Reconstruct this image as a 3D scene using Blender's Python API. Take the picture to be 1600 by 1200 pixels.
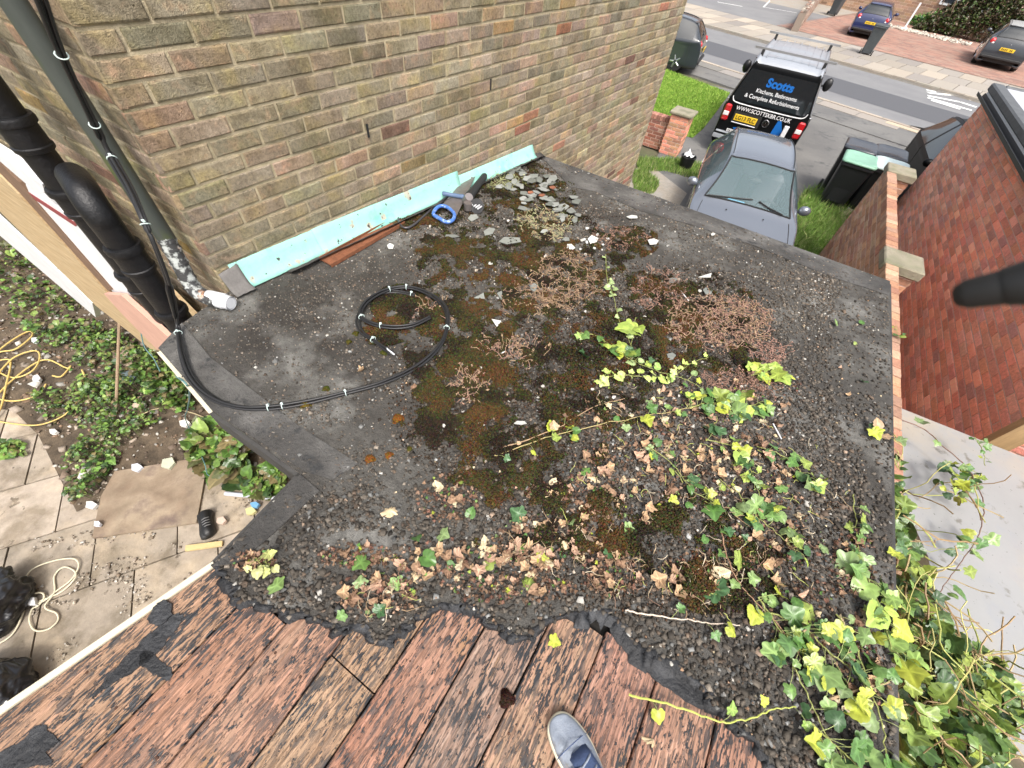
import bpy, math, random
import numpy as np
from mathutils import Vector, Matrix
for o in list(bpy.data.objects): bpy.data.objects.remove(o)
S = bpy.context.scene
COL = S.collection
rnd = random.Random(7)
NR = np.random.default_rng(7)
PI = math.pi
# ---------------------------------------------------------------- camera
def rotm(ax, d):
    return Matrix.Rotation(math.radians(d), 3, ax)
CR = rotm('Z', 26.25) @ rotm('X', 38.95) @ rotm('Z', 7.96)
cd = bpy.data.cameras.new('camera'); cam = bpy.data.objects.new('camera', cd); COL.objects.link(cam)
cam.matrix_world = CR.to_4x4()
FPX = 625.0
cd.sensor_fit = 'HORIZONTAL'; cd.sensor_width = 36; cd.lens = 36 * FPX / 1600
cd.clip_start = 0.02; cd.clip_end = 600
S.camera = cam
S.render.resolution_x = 1024; S.render.resolution_y = 768
# ---------------------------------------------------------------- light
S.view_settings.view_transform = 'Standard'; S.view_settings.look = 'None'
S.view_settings.gamma = 1; S.view_settings.exposure = 0.98
W = bpy.data.worlds.new('World'); S.world = W; W.use_nodes = True
nt = W.node_tree; bg = nt.nodes['Background']
sky = nt.nodes.new('ShaderNodeTexSky'); sky.sky_type = 'NISHITA'; sky.sun_disc = False
SUN_EL, SUN_AZ = 58, 138      # azimuth measured clockwise from +Y
sky.sun_elevation = math.radians(SUN_EL); sky.sun_rotation = math.radians(SUN_AZ)
sky.dust_density = 6; sky.air_density = 1.0; sky.ozone_density = 1
hs = nt.nodes.new('ShaderNodeHueSaturation'); hs.inputs['Saturation'].default_value = 0.45
nt.links.new(sky.outputs[0], hs.inputs['Color']); nt.links.new(hs.outputs[0], bg.inputs[0]); bg.inputs[1].default_value = 0.15
sl = bpy.data.lights.new('sun', 'SUN'); sl.energy = 1.15; sl.angle = math.radians(11); sl.color = (1, .95, .88)
so = bpy.data.objects.new('sun', sl); COL.objects.link(so)
az, el = math.radians(SUN_AZ), math.radians(SUN_EL)
sd = Vector((math.sin(az) * math.cos(el), math.cos(az) * math.cos(el), math.sin(el)))
so.rotation_euler = sd.to_track_quat('Z', 'Y').to_euler()
so.location = (0, 0, 20)
# ---------------------------------------------------------------- measuring helpers
G = -3.88                      # ground height (camera is the origin)
RZ0, RS = -1.415, -0.035       # roof plane z = RZ0 + RS*y
def ray(u, v): return CR @ Vector(((u - 800) / FPX, -(v - 600) / FPX, -1))
def gp(u, v, z=G): r = ray(u, v); return r * (z / r.z)
def rp(u, v, lift=0.0):
    r = ray(u, v); return r * ((RZ0 + lift) / (r.z - RS * r.y))
def pp(u, v, p, n): r = ray(u, v); n = Vector(n); return r * (Vector(p).dot(n) / r.dot(n))
def rz(y, lift=0.0): return RZ0 + RS * y + lift
# ---------------------------------------------------------------- object helpers
def tag(o, label=None, cat=None, group=None, kind=None):
    if label: o['label'] = label
    if cat: o['category'] = cat
    if group: o['group'] = group
    if kind: o['kind'] = kind
    return o
def empty(name, loc=(0, 0, 0), rz_=0, **k):
    o = bpy.data.objects.new(name, None); COL.objects.link(o); o.location = loc; o.rotation_euler = (0, 0, rz_)
    o.empty_display_size = .05
    return tag(o, **k)
def copy_tree(o, parent=None):
    c = o.copy(); COL.objects.link(c); c.parent = parent
    for ch in list(o.children): copy_tree(ch, c)
    return c
class MB:
    """collects faces, then links them as one mesh object"""
    def __init__(s): s.v = []; s.f = []; s.m = []; s.c = []
    def add(s, vs, fs, m=0, c=(1, 1, 1)):
        b = len(s.v); s.v += [tuple(x) for x in vs]
        for f in fs: s.f.append([i + b for i in f]); s.m.append(m); s.c.append(c)
        return s
    def box(s, a, b, m=0, c=(1, 1, 1), M=None, bev=0.0):
        x0, y0, z0 = a; x1, y1, z1 = b
        if bev > 0:
            e = bev; vs = []; fs = []
            for X, Y, Z in [(x, y, z) for x in (0, 1) for y in (0, 1) for z in (0, 1)]:
                px, py, pz = (x0, x1)[X], (y0, y1)[Y], (z0, z1)[Z]
                sx, sy, sz = (1, -1)[X] * e, (1, -1)[Y] * e, (1, -1)[Z] * e
                vs += [(px, py + sy, pz + sz), (px + sx, py, pz + sz), (px + sx, py + sy, pz)]
            def I(X, Y, Z, k): return ((X * 4 + Y * 2 + Z) * 3 + k)
            for X in (0, 1): fs.append([I(X, 0, 0, 0), I(X, 1, 0, 0), I(X, 1, 1, 0), I(X, 0, 1, 0)])
            for Y in (0, 1): fs.append([I(0, Y, 0, 1), I(1, Y, 0, 1), I(1, Y, 1, 1), I(0, Y, 1, 1)])
            for Z in (0, 1): fs.append([I(0, 0, Z, 2), I(1, 0, Z, 2), I(1, 1, Z, 2), I(0, 1, Z, 2)])
            for Y in (0, 1):
                for Z in (0, 1): fs.append([I(0, Y, Z, 1), I(1, Y, Z, 1), I(1, Y, Z, 2), I(0, Y, Z, 2)])
            for X in (0, 1):
                for Z in (0, 1): fs.append([I(X, 0, Z, 0), I(X, 1, Z, 0), I(X, 1, Z, 2), I(X, 0, Z, 2)])
            for X in (0, 1):
                for Y in (0, 1): fs.append([I(X, Y, 0, 0), I(X, Y, 1, 0), I(X, Y, 1, 1), I(X, Y, 0, 1)])
            for X in (0, 1):
                for Y in (0, 1):
                    for Z in (0, 1): fs.append([I(X, Y, Z, 0), I(X, Y, Z, 1), I(X, Y, Z, 2)])
        else:
            vs = [(x0, y0, z0), (x1, y0, z0), (x1, y1, z0), (x0, y1, z0), (x0, y0, z1), (x1, y0, z1), (x1, y1, z1), (x0, y1, z1)]
            fs = [[0, 3, 2, 1], [4, 5, 6, 7], [0, 1, 5, 4], [1, 2, 6, 5], [2, 3, 7, 6], [3, 0, 4, 7]]
        if M is not None: vs = [tuple(M @ Vector(v)) for v in vs]
        return s.add(vs, fs, m, c)
    def prism(s, pts, n, m=0, c=(1, 1, 1)):
        """pts: closed 3D outline, extruded by vector n"""
        k = len(pts); n = Vector(n); P = [Vector(p) for p in pts]
        vs = P + [p + n for p in P]
        fs = [list(range(k))[::-1], list(range(k, 2 * k))] + [[i, (i + 1) % k, (i + 1) % k + k, i + k] for i in range(k)]
        return s.add(vs, fs, m, c)
    def tube(s, path, r, seg=8, m=0, c=(1, 1, 1), caps=True, close=False):
        P = [Vector(p) for p in path]; n = len(P)
        R = r if hasattr(r, '__len__') else [r] * n
        T = []
        for i in range(n):
            a = P[(i - 1) % n] if (close or i > 0) else P[i]; b = P[(i + 1) % n] if (close or i < n - 1) else P[i]
            t = (b - a); T.append(t.normalized() if t.length > 1e-9 else Vector((0, 0, 1)))
        u = T[0].orthogonal().normalized(); vs = []
        for i in range(n):
            u = (u - T[i] * u.dot(T[i]))
            u = u.normalized() if u.length > 1e-6 else T[i].orthogonal().normalized()
            w = T[i].cross(u)
            for k in range(seg):
                a = 2 * PI * k / seg
                vs.append(P[i] + (u * math.cos(a) + w * math.sin(a)) * R[i])
        fs = []
        for i in range(n if close else n - 1):
            j = (i + 1) % n
            for k in range(seg):
                fs.append([i * seg + k, i * seg + (k + 1) % seg, j * seg + (k + 1) % seg, j * seg + k])
        if caps and not close:
            fs.append(list(range(seg))[::-1]); fs.append([(n - 1) * seg + k for k in range(seg)])
        return s.add(vs, fs, m, c)
    def lathe(s, prof, ctr=(0, 0, 0), seg=16, m=0, c=(1, 1, 1), M=None):
        vs = []; n = len(prof)
        for r, z in prof:
            for k in range(seg):
                a = 2 * PI * k / seg; p = Vector((r * math.cos(a), r * math.sin(a), z))
                if M is not None: p = M @ p
                vs.append(p + Vector(ctr))
        fs = [[i * seg + k, i * seg + (k + 1) % seg, (i + 1) * seg + (k + 1) % seg, (i + 1) * seg + k] for i in range(n - 1) for k in range(seg)]
        fs.append(list(range(seg))[::-1]); fs.append([(n - 1) * seg + k for k in range(seg)])
        return s.add(vs, fs, m, c)
    def build(s, name, mats, parent=None, smooth=False, loc=None, recenter=True, ang=None):
        me = bpy.data.meshes.new(name)
        V = s.v; off = Vector((0, 0, 0))
        me.from_pydata(V, [], s.f)
        if not isinstance(mats, (list, tuple)): mats = [mats]
        for m in mats: me.materials.append(m)
        me.polygons.foreach_set('material_index', s.m)
        if smooth: me.polygons.foreach_set('use_smooth', [True] * len(s.f))
        ca = me.color_attributes.new('Col', 'FLOAT_COLOR', 'CORNER')
        arr = np.ones((len(me.loops), 4), dtype=np.float32); k = 0
        for f, c in zip(s.f, s.c):
            arr[k:k + len(f), :3] = c; k += len(f)
        ca.data.foreach_set('color', arr.ravel())
        o = bpy.data.objects.new(name, me); COL.objects.link(o)
        if parent is not None:
            o.parent = parent
        if ang is not None and smooth:
            mod = o.modifiers.new('e', 'EDGE_SPLIT'); mod.split_angle = math.radians(ang)
        if loc is not None: o.location = loc
        return o
def npmesh(name, V, F, C, mats, smooth=False, parent=None):
    """V (n,3), F (m,k), C per-face colour (m,3) or per-vertex (n,3)"""
    me = bpy.data.meshes.new(name); n = len(V); m, k = F.shape
    me.vertices.add(n); me.vertices.foreach_set('co', np.asarray(V, np.float32).ravel())
    me.loops.add(m * k); me.loops.foreach_set('vertex_index', F.astype(np.int32).ravel())
    me.polygons.add(m); me.polygons.foreach_set('loop_start', np.arange(0, m * k, k, dtype=np.int32))
    me.polygons.foreach_set('loop_total', np.full(m, k, np.int32))
    if smooth: me.polygons.foreach_set('use_smooth', np.ones(m, bool))
    me.update(calc_edges=True)
    if not isinstance(mats, (list, tuple)): mats = [mats]
    for q in mats: me.materials.append(q)
    ca = me.color_attributes.new('Col', 'FLOAT_COLOR', 'CORNER')
    C = np.asarray(C, np.float32)
    cc = np.repeat(C, k, axis=0) if len(C) == m and len(C) != n else C[F.ravel()]
    ca.data.foreach_set('color', np.concatenate([cc, np.ones((m * k, 1), np.float32)], 1).ravel())
    me.validate()
    o = bpy.data.objects.new(name, me); COL.objects.link(o)
    if parent is not None: o.parent = parent
    return o
def catmull(P, sub=8, close=False):
    P = [Vector(p) for p in P]; n = len(P); out = []
    for i in range(n if close else n - 1):
        g = (lambda j: P[j % n]) if close else (lambda j: P[max(0, min(n - 1, j))])
        a, b, c, d = g(i - 1), g(i), g(i + 1), g(i + 2)
        for k in range(sub):
            t = k / sub
            out.append(.5 * ((2 * b) + (c - a) * t + (2 * a - 5 * b + 4 * c - d) * t * t + (3 * b - a - 3 * c + d) * t ** 3))
    if not close: out.append(P[-1])
    return out
# ---------------------------------------------------------------- materials
def mat(name, col=(.5, .5, .5), rough=.7, metal=0, attr=False, var=0.0, vs=8.0, bump=0.0, bs=60.0, col2=None, c2s=6.0, c2t=.5, c2w=.12,
        trans=0, alpha=1, ior=1.45, coat=0, emit=None, spec=.5, sc=(1, 1, 1), sss=0, blotch=None):
    m = bpy.data.materials.new(name); m.use_nodes = True; t = m.node_tree; N = t.nodes; L = t.links
    b = N['Principled BSDF']; b.inputs['Roughness'].default_value = rough; b.inputs['Metallic'].default_value = metal
    b.inputs['IOR'].default_value = ior; b.inputs['Coat Weight'].default_value = coat; b.inputs['Specular IOR Level'].default_value = spec
    b.inputs['Transmission Weight'].default_value = trans; b.inputs['Alpha'].default_value = alpha
    tc = N.new('ShaderNodeTexCoord'); mp = N.new('ShaderNodeMapping'); mp.inputs['Scale'].default_value = sc
    L.new(tc.outputs['Object'], mp.inputs[0])
    def noise(s, d=5, r=.6):
        n = N.new('ShaderNodeTexNoise'); n.inputs['Scale'].default_value = s; n.inputs['Detail'].default_value = d
        n.inputs['Roughness'].default_value = r; L.new(mp.outputs[0], n.inputs['Vector']); return n
    def rgb(c):
        n = N.new('ShaderNodeRGB'); n.outputs[0].default_value = (*c, 1); return n.outputs[0]
    def mix(f, a, c, mode='MIX'):
        n = N.new('ShaderNodeMix'); n.data_type = 'RGBA'; n.blend_type = mode
        if isinstance(f, (int, float)): n.inputs[0].default_value = f
        else: L.new(f, n.inputs[0])
        L.new(a, n.inputs[6]); L.new(c, n.inputs[7]); return n.outputs[2]
    def ramp(src, p0, p1):
        n = N.new('ShaderNodeMapRange'); n.inputs[1].default_value = p0; n.inputs[2].default_value = p1
        L.new(src, n.inputs[0]); return n.outputs[0]
    c = rgb(col)
    if col2:
        n = noise(c2s); c = mix(ramp(n.outputs[0], c2t - c2w, c2t + c2w), c, rgb(col2))
    if blotch:
        for (bc, s_, t_, w_) in blotch:
            n = noise(s_); c = mix(ramp(n.outputs[0], t_ - w_, t_ + w_), c, rgb(bc))
    if attr:
        a = N.new('ShaderNodeAttribute'); a.attribute_name = 'Col'; c = mix(1.0, c, a.outputs['Color'], 'MULTIPLY')
    if var:
        n = noise(vs, 8, .7); v = N.new('ShaderNodeMapRange'); v.inputs[1].default_value = .25; v.inputs[2].default_value = .75
        v.inputs[3].default_value = 1 - var; v.inputs[4].default_value = 1 + var; L.new(n.outputs[0], v.inputs[0])
        h = N.new('ShaderNodeVectorMath'); h.operation = 'SCALE'; L.new(c, h.inputs[0]); L.new(v.outputs[0], h.inputs['Scale']); c = h.outputs[0]
    L.new(c, b.inputs['Base Color'])
    if bump:
        n = noise(bs, 6, .65); bp = N.new('ShaderNodeBump'); bp.inputs['Strength'].default_value = bump; bp.inputs['Distance'].default_value = .01
        L.new(n.outputs[0], bp.inputs['Height']); L.new(bp.outputs[0], b.inputs['Normal'])
    if emit: b.inputs['Emission Color'].default_value = (*emit[0], 1); b.inputs['Emission Strength'].default_value = emit[1]
    return m
M_brickL = mat('stock brick', (.93, .93, .93), .92, attr=True, var=.5, vs=75, bump=1.0, bs=200, spec=.2,
               blotch=[((1.08, 1.02, .74), 6.0, .58, .1), ((.62, .6, .56), 9, .56, .1), ((1.15, .98, .9), 13, .62, .06), ((.4, .38, .34), 90, .66, .03), ((.55, .58, .4), 1.6, .66, .1)])
M_mortL = mat('sand mortar', (.47, .4, .27), .95, blotch=[((.3, .26, .16), 7, .58, .1)], var=.3, vs=30, bump=.7, bs=180, spec=.2)
M_brickR = mat('red brick', (1.1, 1.1, 1.1), .88, attr=True, var=.3, vs=40, bump=.9, bs=140, spec=.2, blotch=[((1.3, 1.25, 1.2), 7, .58, .1), ((.6, .58, .58), 70, .68, .03)])
M_mortR = mat('pale mortar', (.62, .46, .38), .95, var=.3, vs=25, bump=.5, bs=150)
M_black = mat('black plastic', (.012, .012, .013), .38, var=.3, vs=20, bump=.15, bs=40)
M_iron = mat('black painted iron', (.007, .007, .008), .42, var=.4, vs=15, bump=.35, bs=60, spec=.5)
M_rubber = mat('black rubber', (.02, .02, .02), .6)
M_white = mat('white plastic', (.72, .73, .74), .45, var=.12, vs=9)
M_tar = mat('wet bitumen', (.012, .0125, .014), .42, var=.4, vs=25, bump=.9, bs=45, col2=(.05, .052, .056), c2s=9, c2t=.62)
M_leaf = mat('leaf', (1, 1, 1), .34, attr=True, var=.2, vs=60, spec=.5)
M_dry = mat('dry leaf', (1, 1, 1), .75, attr=True, var=.3, vs=60, spec=.3)
M_stem = mat('stem', (1, 1, 1), .6, attr=True, var=.2, vs=50)
M_stone = mat('stone chip', (1, 1, 1), .8, attr=True, var=.3, vs=120, spec=.35)
M_glass = mat('dark glass', (.012, .016, .018), .06, spec=.8, coat=.3)
M_tyre = mat('tyre', (.018, .018, .018), .8)
M_rim = mat('alloy', (.55, .56, .58), .3, metal=.9)
M_plate = mat('yellow plate', (.75, .5, .03), .45)
M_redl = mat('red lamp', (.45, .01, .015), .15, coat=.6)
M_clear = mat('clear lamp', (.75, .72, .7), .15, coat=.6)
M_chrome = mat('bright metal', (.6, .6, .62), .2, metal=1)
# ================================================================ SETTING
def ribbon(name, pts, z, m, kind='structure', **k):
    b = MB(); b.add([(p[0], p[1], z) for p in pts], [list(range(len(pts)))])
    o = b.build(name, m); tag(o, kind=kind, **k); return o
M_ground = mat('earth', (.13, .105, .075), .95, var=.4, vs=3, bump=.4, bs=30, col2=(.09, .1, .05), c2s=.8)
M_tarmac = mat('tarmac', (.125, .122, .118), .85, var=.25, vs=60, bump=.3, bs=200, col2=(.17, .165, .155), c2s=.9, c2t=.52, c2w=.15,
               blotch=[((.09, .09, .09), 2.2, .63, .05)])
M_road = mat('road asphalt', (.17, .17, .175), .85, var=.15, vs=40, bump=.2, bs=200, col2=(.2, .2, .2), c2s=.7)
M_road2 = mat('newer asphalt', (.09, .092, .1), .8, var=.15, vs=40, bump=.2, bs=200)
M_conc = mat('concrete slabs', (.3, .26, .21), .9, var=.2, vs=20, bump=.2, bs=90, col2=(.3, .28, .25), c2s=1.4)
M_kerb = mat('kerb stone', (.45, .4, .34), .9, var=.2, vs=12, bump=.2, bs=60)
M_grass = mat('grass', (1, 1, 1), .6, attr=True, var=.3, vs=30)
M_lawn = mat('lawn turf', (.16, .28, .04), .9, var=.4, vs=25, bump=.8, bs=80, col2=(.14, .24, .04), c2s=3)
BIG = MB(); BIG.add([(-150, -60, G - .03), (150, -60, G - .03), (150, 240, G - .03), (-150, 240, G - .03)], [[0, 1, 2, 3]])
tag(BIG.build('ground', M_ground), kind='structure')
def band(a, b, w0, w1, z, name, m, ext=60, kind='structure', thick=0, u0=None, u1=None):
    """strip parallel to the line a-b, between offsets w0..w1 (towards the far side)"""
    a = Vector((a[0], a[1], 0)); b = Vector((b[0], b[1], 0)); d = (b - a).normalized(); n = Vector((-d.y, d.x, 0))
    s0, s1 = (-ext, ext) if u0 is None else (u0, u1)
    P = [a + d * s0 + n * w0, a + d * s1 + n * w0, a + d * s1 + n * w1, a + d * s0 + n * w1]
    q = MB()
    if thick: q.prism([(p.x, p.y, z - thick) for p in P], (0, 0, thick))
    else: q.add([(p.x, p.y, z) for p in P], [[0, 1, 2, 3]])
    o = q.build(name, m); tag(o, kind=kind); return o
KA, KB = gp(1094, 96), gp(1460, 212)      # near kerb line
KA, KB = gp(1120, 104), gp(1400, 193)
rd = (KB - KA).normalized(); rn = Vector((-rd.y, rd.x, 0))
FA = gp(1294, 96); ROADW = (FA - KA).dot(rn)
band(KA, KB, 0, ROADW, G + .004, 'road', M_road)
band(KA, KB, ROADW * .22, ROADW * .58, G + .008, 'road', M_road2)
FW = (gp(1370, 85) - KA).dot(rn)
# slabs of the pavements: one mesh of individual slabs each
def slabs(name, w0, w1, z, nrow, L, u0, u1, cols, joint=.014, m=None):
    q = MB(); wr = (w1 - w0) / nrow
    for r in range(nrow):
        u = u0 + rnd.random() * L
        while u < u1:
            l = L * rnd.uniform(.95, 1.05); c = rnd.choice(cols); kk = rnd.uniform(.86, 1.08); c = tuple(x * kk for x in c)
            a = w0 + r * wr + joint; b_ = w0 + (r + 1) * wr - joint; zz = z + rnd.uniform(-.003, .003)
            P = [KA + rd * uu + rn * ww for uu, ww in ((u + joint, a), (u + l - joint, a), (u + l - joint, b_), (u + joint, b_))]
            q.prism([(p.x, p.y, zz - .05) for p in P], (0, 0, .05), c=c); u += l
    o = q.build(name, m); tag(o, kind='structure'); return o
M_slab = mat('pavement slab', (1, 1, 1), .9, attr=True, var=.15, vs=25, bump=.2, bs=80)
greys = [(.33, .29, .24), (.29, .26, .22), (.26, .235, .21), (.37, .32, .26), (.31, .28, .245)]
band(KA, KB, ROADW, FW, G + .07, 'pavement', M_conc, thick=.1)
slabs('pavement', ROADW + .2, FW, G + .125, 3, .9, -30, 26, greys, m=M_slab)
slabs('kerb', ROADW, ROADW + .18, G + .13, 1, .9, -30, 26, [(.38, .33, .27), (.33, .3, .25)], m=M_slab)
band(KA, KB, -2.3, 0, G + .03, 'pavement', M_tarmac, thick=.06)
slabs('kerb', -.2, 0, G + .06, 1, .9, -30, 26, [(.38, .32, .26), (.34, .29, .24), (.42, .36, .29)], m=M_slab)
slabs('pavement', -.9, -.2, G + .045, 1, 1.3, -30, 6.2, [(.24, .22, .2), (.27, .24, .21), (.21, .2, .18)], m=M_slab)
slabs('pavement', -.55, -.2, G + .045, 1, 1.6, 6.2, 14, [(.46, .38, .28), (.3, .26, .22)], m=M_slab)
# driveway (tarmac) and the concrete beside it
ribbon('driveway', [(-2.2, 5.0), (2.1, 5.0), (6.5, 9.0), (9, 21.5), (-3.4, 18.6), (-2.35, 11)], G + .004, M_tarmac)
ribbon('path', [(-2.6, 6.5), (-1.0, 6.3), (-1.15, 9.6), (-2.3, 10.4), (-2.5, 10)], G + .008, M_conc)
# lawn
LP = [gp(1140, 147), gp(1123, 170), gp(1100, 200), gp(1082, 216), gp(1010, 200)]
lw = [(p.x, p.y) for p in LP] + [(-13, 10.9), (-15, 15.0), (gp(1040, 110).x, gp(1040, 110).y)]
ribbon('lawn', lw, G + .01, M_lawn)
def inpoly(x, y, P):
    c = False; n = len(P)
    for i in range(n):
        x1, y1 = P[i][:2]; x2, y2 = P[i - 1][:2]
        if (y1 > y) != (y2 > y) and x < (x2 - x1) * (y - y1) / (y2 - y1) + x1: c = not c
    return c
def scatter(P, n):
    xs = [p[0] for p in P]; ys = [p[1] for p in P]; out = []; k = 0
    while len(out) < n and k < n * 60:
        k += 1; x = rnd.uniform(min(xs), max(xs)); y = rnd.uniform(min(ys), max(ys))
        if inpoly(x, y, P): out.append((x, y))
    return out
def grass(name, P, n, h, w, cols, label, z=G, lean=.5, noise_h=True, zf=None, parent=None):
    pts = np.array(scatter(P, n)); n = len(pts); a = NR.uniform(0, 2 * PI, n); hh = h * NR.uniform(.4, 1.3, n); ww = w * NR.uniform(.6, 1.3, n)
    ln = NR.uniform(0, lean, n) * hh; la = NR.uniform(0, 2 * PI, n)
    z0 = np.full(n, z) if zf is None else np.array([zf(x, y) for x, y in pts])
    dx, dy = np.cos(a) * ww / 2, np.sin(a) * ww / 2
    V = np.zeros((n, 5, 3)); lx, ly = np.cos(la) * ln, np.sin(la) * ln
    V[:, 0] = np.stack([pts[:, 0] - dx, pts[:, 1] - dy, z0], 1); V[:, 1] = np.stack([pts[:, 0] + dx, pts[:, 1] + dy, z0], 1)
    V[:, 2] = np.stack([pts[:, 0] + dx * .8 + lx * .35, pts[:, 1] + dy * .8 + ly * .35, z0 + hh * .55], 1)
    V[:, 3] = np.stack([pts[:, 0] - dx * .8 + lx * .35, pts[:, 1] - dy * .8 + ly * .35, z0 + hh * .55], 1)
    V[:, 4] = np.stack([pts[:, 0] + lx, pts[:, 1] + ly, z0 + hh * (1 - ln / (hh + 1e-6) * .4)], 1)
    b = np.arange(n)[:, None] * 5
    F = np.concatenate([b + np.array([[0, 1, 2]]), b + np.array([[0, 2, 3]]), b + np.array([[3, 2, 4]])], 0)
    ci = NR.integers(0, len(cols), n); C = np.array(cols)[ci] * NR.uniform(.75, 1.25, (n, 1)); C = np.repeat(C[:, None], 5, 1).reshape(-1, 3)
    o = npmesh(name, V.reshape(-1, 3), F, C, M_grass); o['kind'] = 'stuff'; o['label'] = label; return o
GC = [(.2, .36, .04), (.28, .44, .07), (.14, .27, .03), (.34, .46, .09)]
grass('lawn_grass', [p for p in lw if p[0] > -8] + [(-8, 11), (-8, 14.5)][:0], 26000, .07, .018, GC, 'short bright green grass of the front lawn beyond the brick wall', z=G + .01)
# block paved forecourts across the road
M_block = mat('red block paving', (1, 1, 1), .85, attr=True, var=.15, vs=20, bump=.2, bs=80)
def blockpave(u0, u1, w0, w1):
    q = MB(); bl, bw = .42, .22; r = 0; w = w0
    while w < w1:
        u = u0 + (r % 2) * bl / 2
        while u < u1:
            c = rnd.choice([(.3, .17, .13), (.36, .2, .15), (.25, .15, .12), (.33, .22, .17)])
            P = [KA + rd * uu + rn * ww for uu, ww in ((u + .012, w + .012), (u + bl, w + .012), (u + bl, w + bw), (u + .012, w + bw))]
            q.add([(p.x, p.y, G + .135) for p in P], [[0, 1, 2, 3]], c=c); u += bl
        w += bw; r += 1
    o = q.build('driveway', M_block); tag(o, kind='structure')
ZF = G + .13
def up(u, v): return gp(u, v, ZF)
def uw(p): d = p - KA; return d.dot(rd), d.dot(rn)
blockpave(uw(up(1262, 40))[0] - .8, 16, FW + .02, FW + 14.6)
band(KA, KB, FW, FW + 26, G + .115, 'ground', M_conc, ext=40, thick=.1)
# white paint marking on the far lane
M_paint = mat('road paint', (.75, .75, .72), .7, var=.2, vs=10, blotch=[((.3, .3, .3), 9, .66, .05)])
pm = MB()
def stroke(pts, wd):
    P = [gp(*p) for p in pts]
    for a, b in zip(P[:-1], P[1:]):
        d = (b - a); d.z = 0; d.normalize(); n = Vector((-d.y, d.x, 0)) * wd
        pm.add([(q.x, q.y, G + .013) for q in (a - n, b - n, b + n, a + n)], [[0, 1, 2, 3]])
for s in ([(1447, 141), (1462, 144)], [(1449, 145), (1472, 148), (1500, 149), (1519, 158)], [(1449, 150), (1475, 155), (1500, 160), (1525, 168)],
          [(1449, 153), (1480, 162), (1518, 173)], [(1455, 157), (1500, 171)]):
    stroke(s, .11)
tag(pm.build('road_marking', M_paint), kind='structure')

# ================================================================ BRICKWORK
def brickwall(mb, p0, u, n, s0, s1, z0, z1, BL, BH, pal, jit=.0025, joint=.0135, phase=0.0, skip=None, closer=True, zo=0.0, rug=.35):
    p0 = Vector(p0); u = Vector(u).normalized(); n = Vector(n).normalized(); up_ = Vector((0, 0, 1))
    r = 0; z = z0
    while z < z1 - .01:
        s = s0 - ((r % 2) * .5 + phase) % 1 * BL
        while s < s1:
            a = max(s, s0) + (joint / 2 if s > s0 else -.001); b = min(s + BL, s1) - joint / 2; s += BL
            if b - a < .02: continue
            if skip and skip((a + b) / 2, z + BH / 2): continue
            lo, hi = z + joint / 2, z + BH - joint / 2
            c = rnd.choice(pal); k = rnd.uniform(.8, 1.18); c = tuple(x * k * rnd.uniform(.95, 1.05) for x in c)
            o = rnd.uniform(-jit, jit); J = lambda: rnd.uniform(-jit, jit)
            vs = []
            for d, ins in ((-.02, 0), (-.0035, 0), (0, .005)):
                for ss, zz in ((a + ins, lo + ins), (b - ins, lo + ins), (b - ins, hi - ins), (a + ins, hi - ins)):
                    vs.append(p0 + u * (ss + J() * rug * 2) + up_ * (zz + J() * rug * 2) + n * (d + o + J() * .3))
            fs = [[8, 9, 10, 11]]
            for q in (0, 4): fs += [[q + i, q + (i + 1) % 4, q + (i + 1) % 4 + 4, q + i + 4] for i in range(4)]
            mb.add(vs, fs, 0, c)
        z += BH; r += 1
    a, b = s0 + .004, s1 - .004
    P = [p0 + u * a + up_ * z0, p0 + u * b + up_ * z0, p0 + u * b + up_ * (z1 + .001), p0 + u * a + up_ * (z1 + .001)]
    mb.prism([p - n * .007 for p in P], -n * .08, 1, (1, 1, 1))
palL = [(.27, .238, .18), (.3, .262, .2), (.235, .21, .165), (.32, .265, .21), (.28, .25, .185), (.26, .228, .18), (.335, .27, .225), (.22, .19, .155), (.3, .265, .205),
        (.27, .245, .19), (.275, .25, .18), (.25, .23, .17), (.35, .26, .205), (.33, .295, .235)]
palL = [(a * 1.28, b * 1.22, c * 1.13) for a, b, c in palL] * 5 + [(.4, .2, .14), (.24, .15, .115), (.38, .27, .14)]
palR = [tuple((x * .48 + m_ * .52) * 2.35 for x, m_ in zip(c, (.3, .145, .105))) for c in [(.33, .11, .07), (.37, .135, .09), (.28, .1, .075), (.4, .17, .115), (.24, .11, .095), (.31, .12, .075), (.44, .22, .16), (.2, .115, .11), (.34, .12, .085), (.3, .12, .095), (.36, .19, .14)]]
C0 = Vector((-2.037, .681, 0)); WD = Vector((.0677, .9977, 0)); WN = Vector((WD.y, -WD.x, 0)); WL = 5.82
house = empty('brick_house', (C0.x - 1, C0.y + 1, G), label='yellow-grey stock brick house wall with turquoise flashing beside the garage roof', cat='house')
def under(o, root):                      # parent at world place
    o.parent = root; o.matrix_parent_inverse = root.matrix_world.inverted() if False else Matrix.Translation(-Vector(root.location))
    return o
wb = MB()
VENT = []
for (u, v) in ((574, 204), (766, 132)):
    p = pp(u, v, C0, WN); VENT.append(((p - C0).dot(WD), p.z))
BH = .0755
zph = G + .003
brickwall(wb, (C0.x, C0.y, 0), WD, WN, 0, WL, G, 1.2, .2285, BH, palL, zo=0)
brickwall(wb, (C0.x, C0.y, 0), (-1, 0, 0), (0, -1, 0), 0, 9.0, G, 1.2, .2285, BH, palL, phase=.25)
E2 = C0 + WD * WL
brickwall(wb, (E2.x, E2.y, 0), (-1, .068, 0), (.068, 1, 0), 0, 9.0, G, 1.2, .2285, BH, palL, phase=.25)
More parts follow.
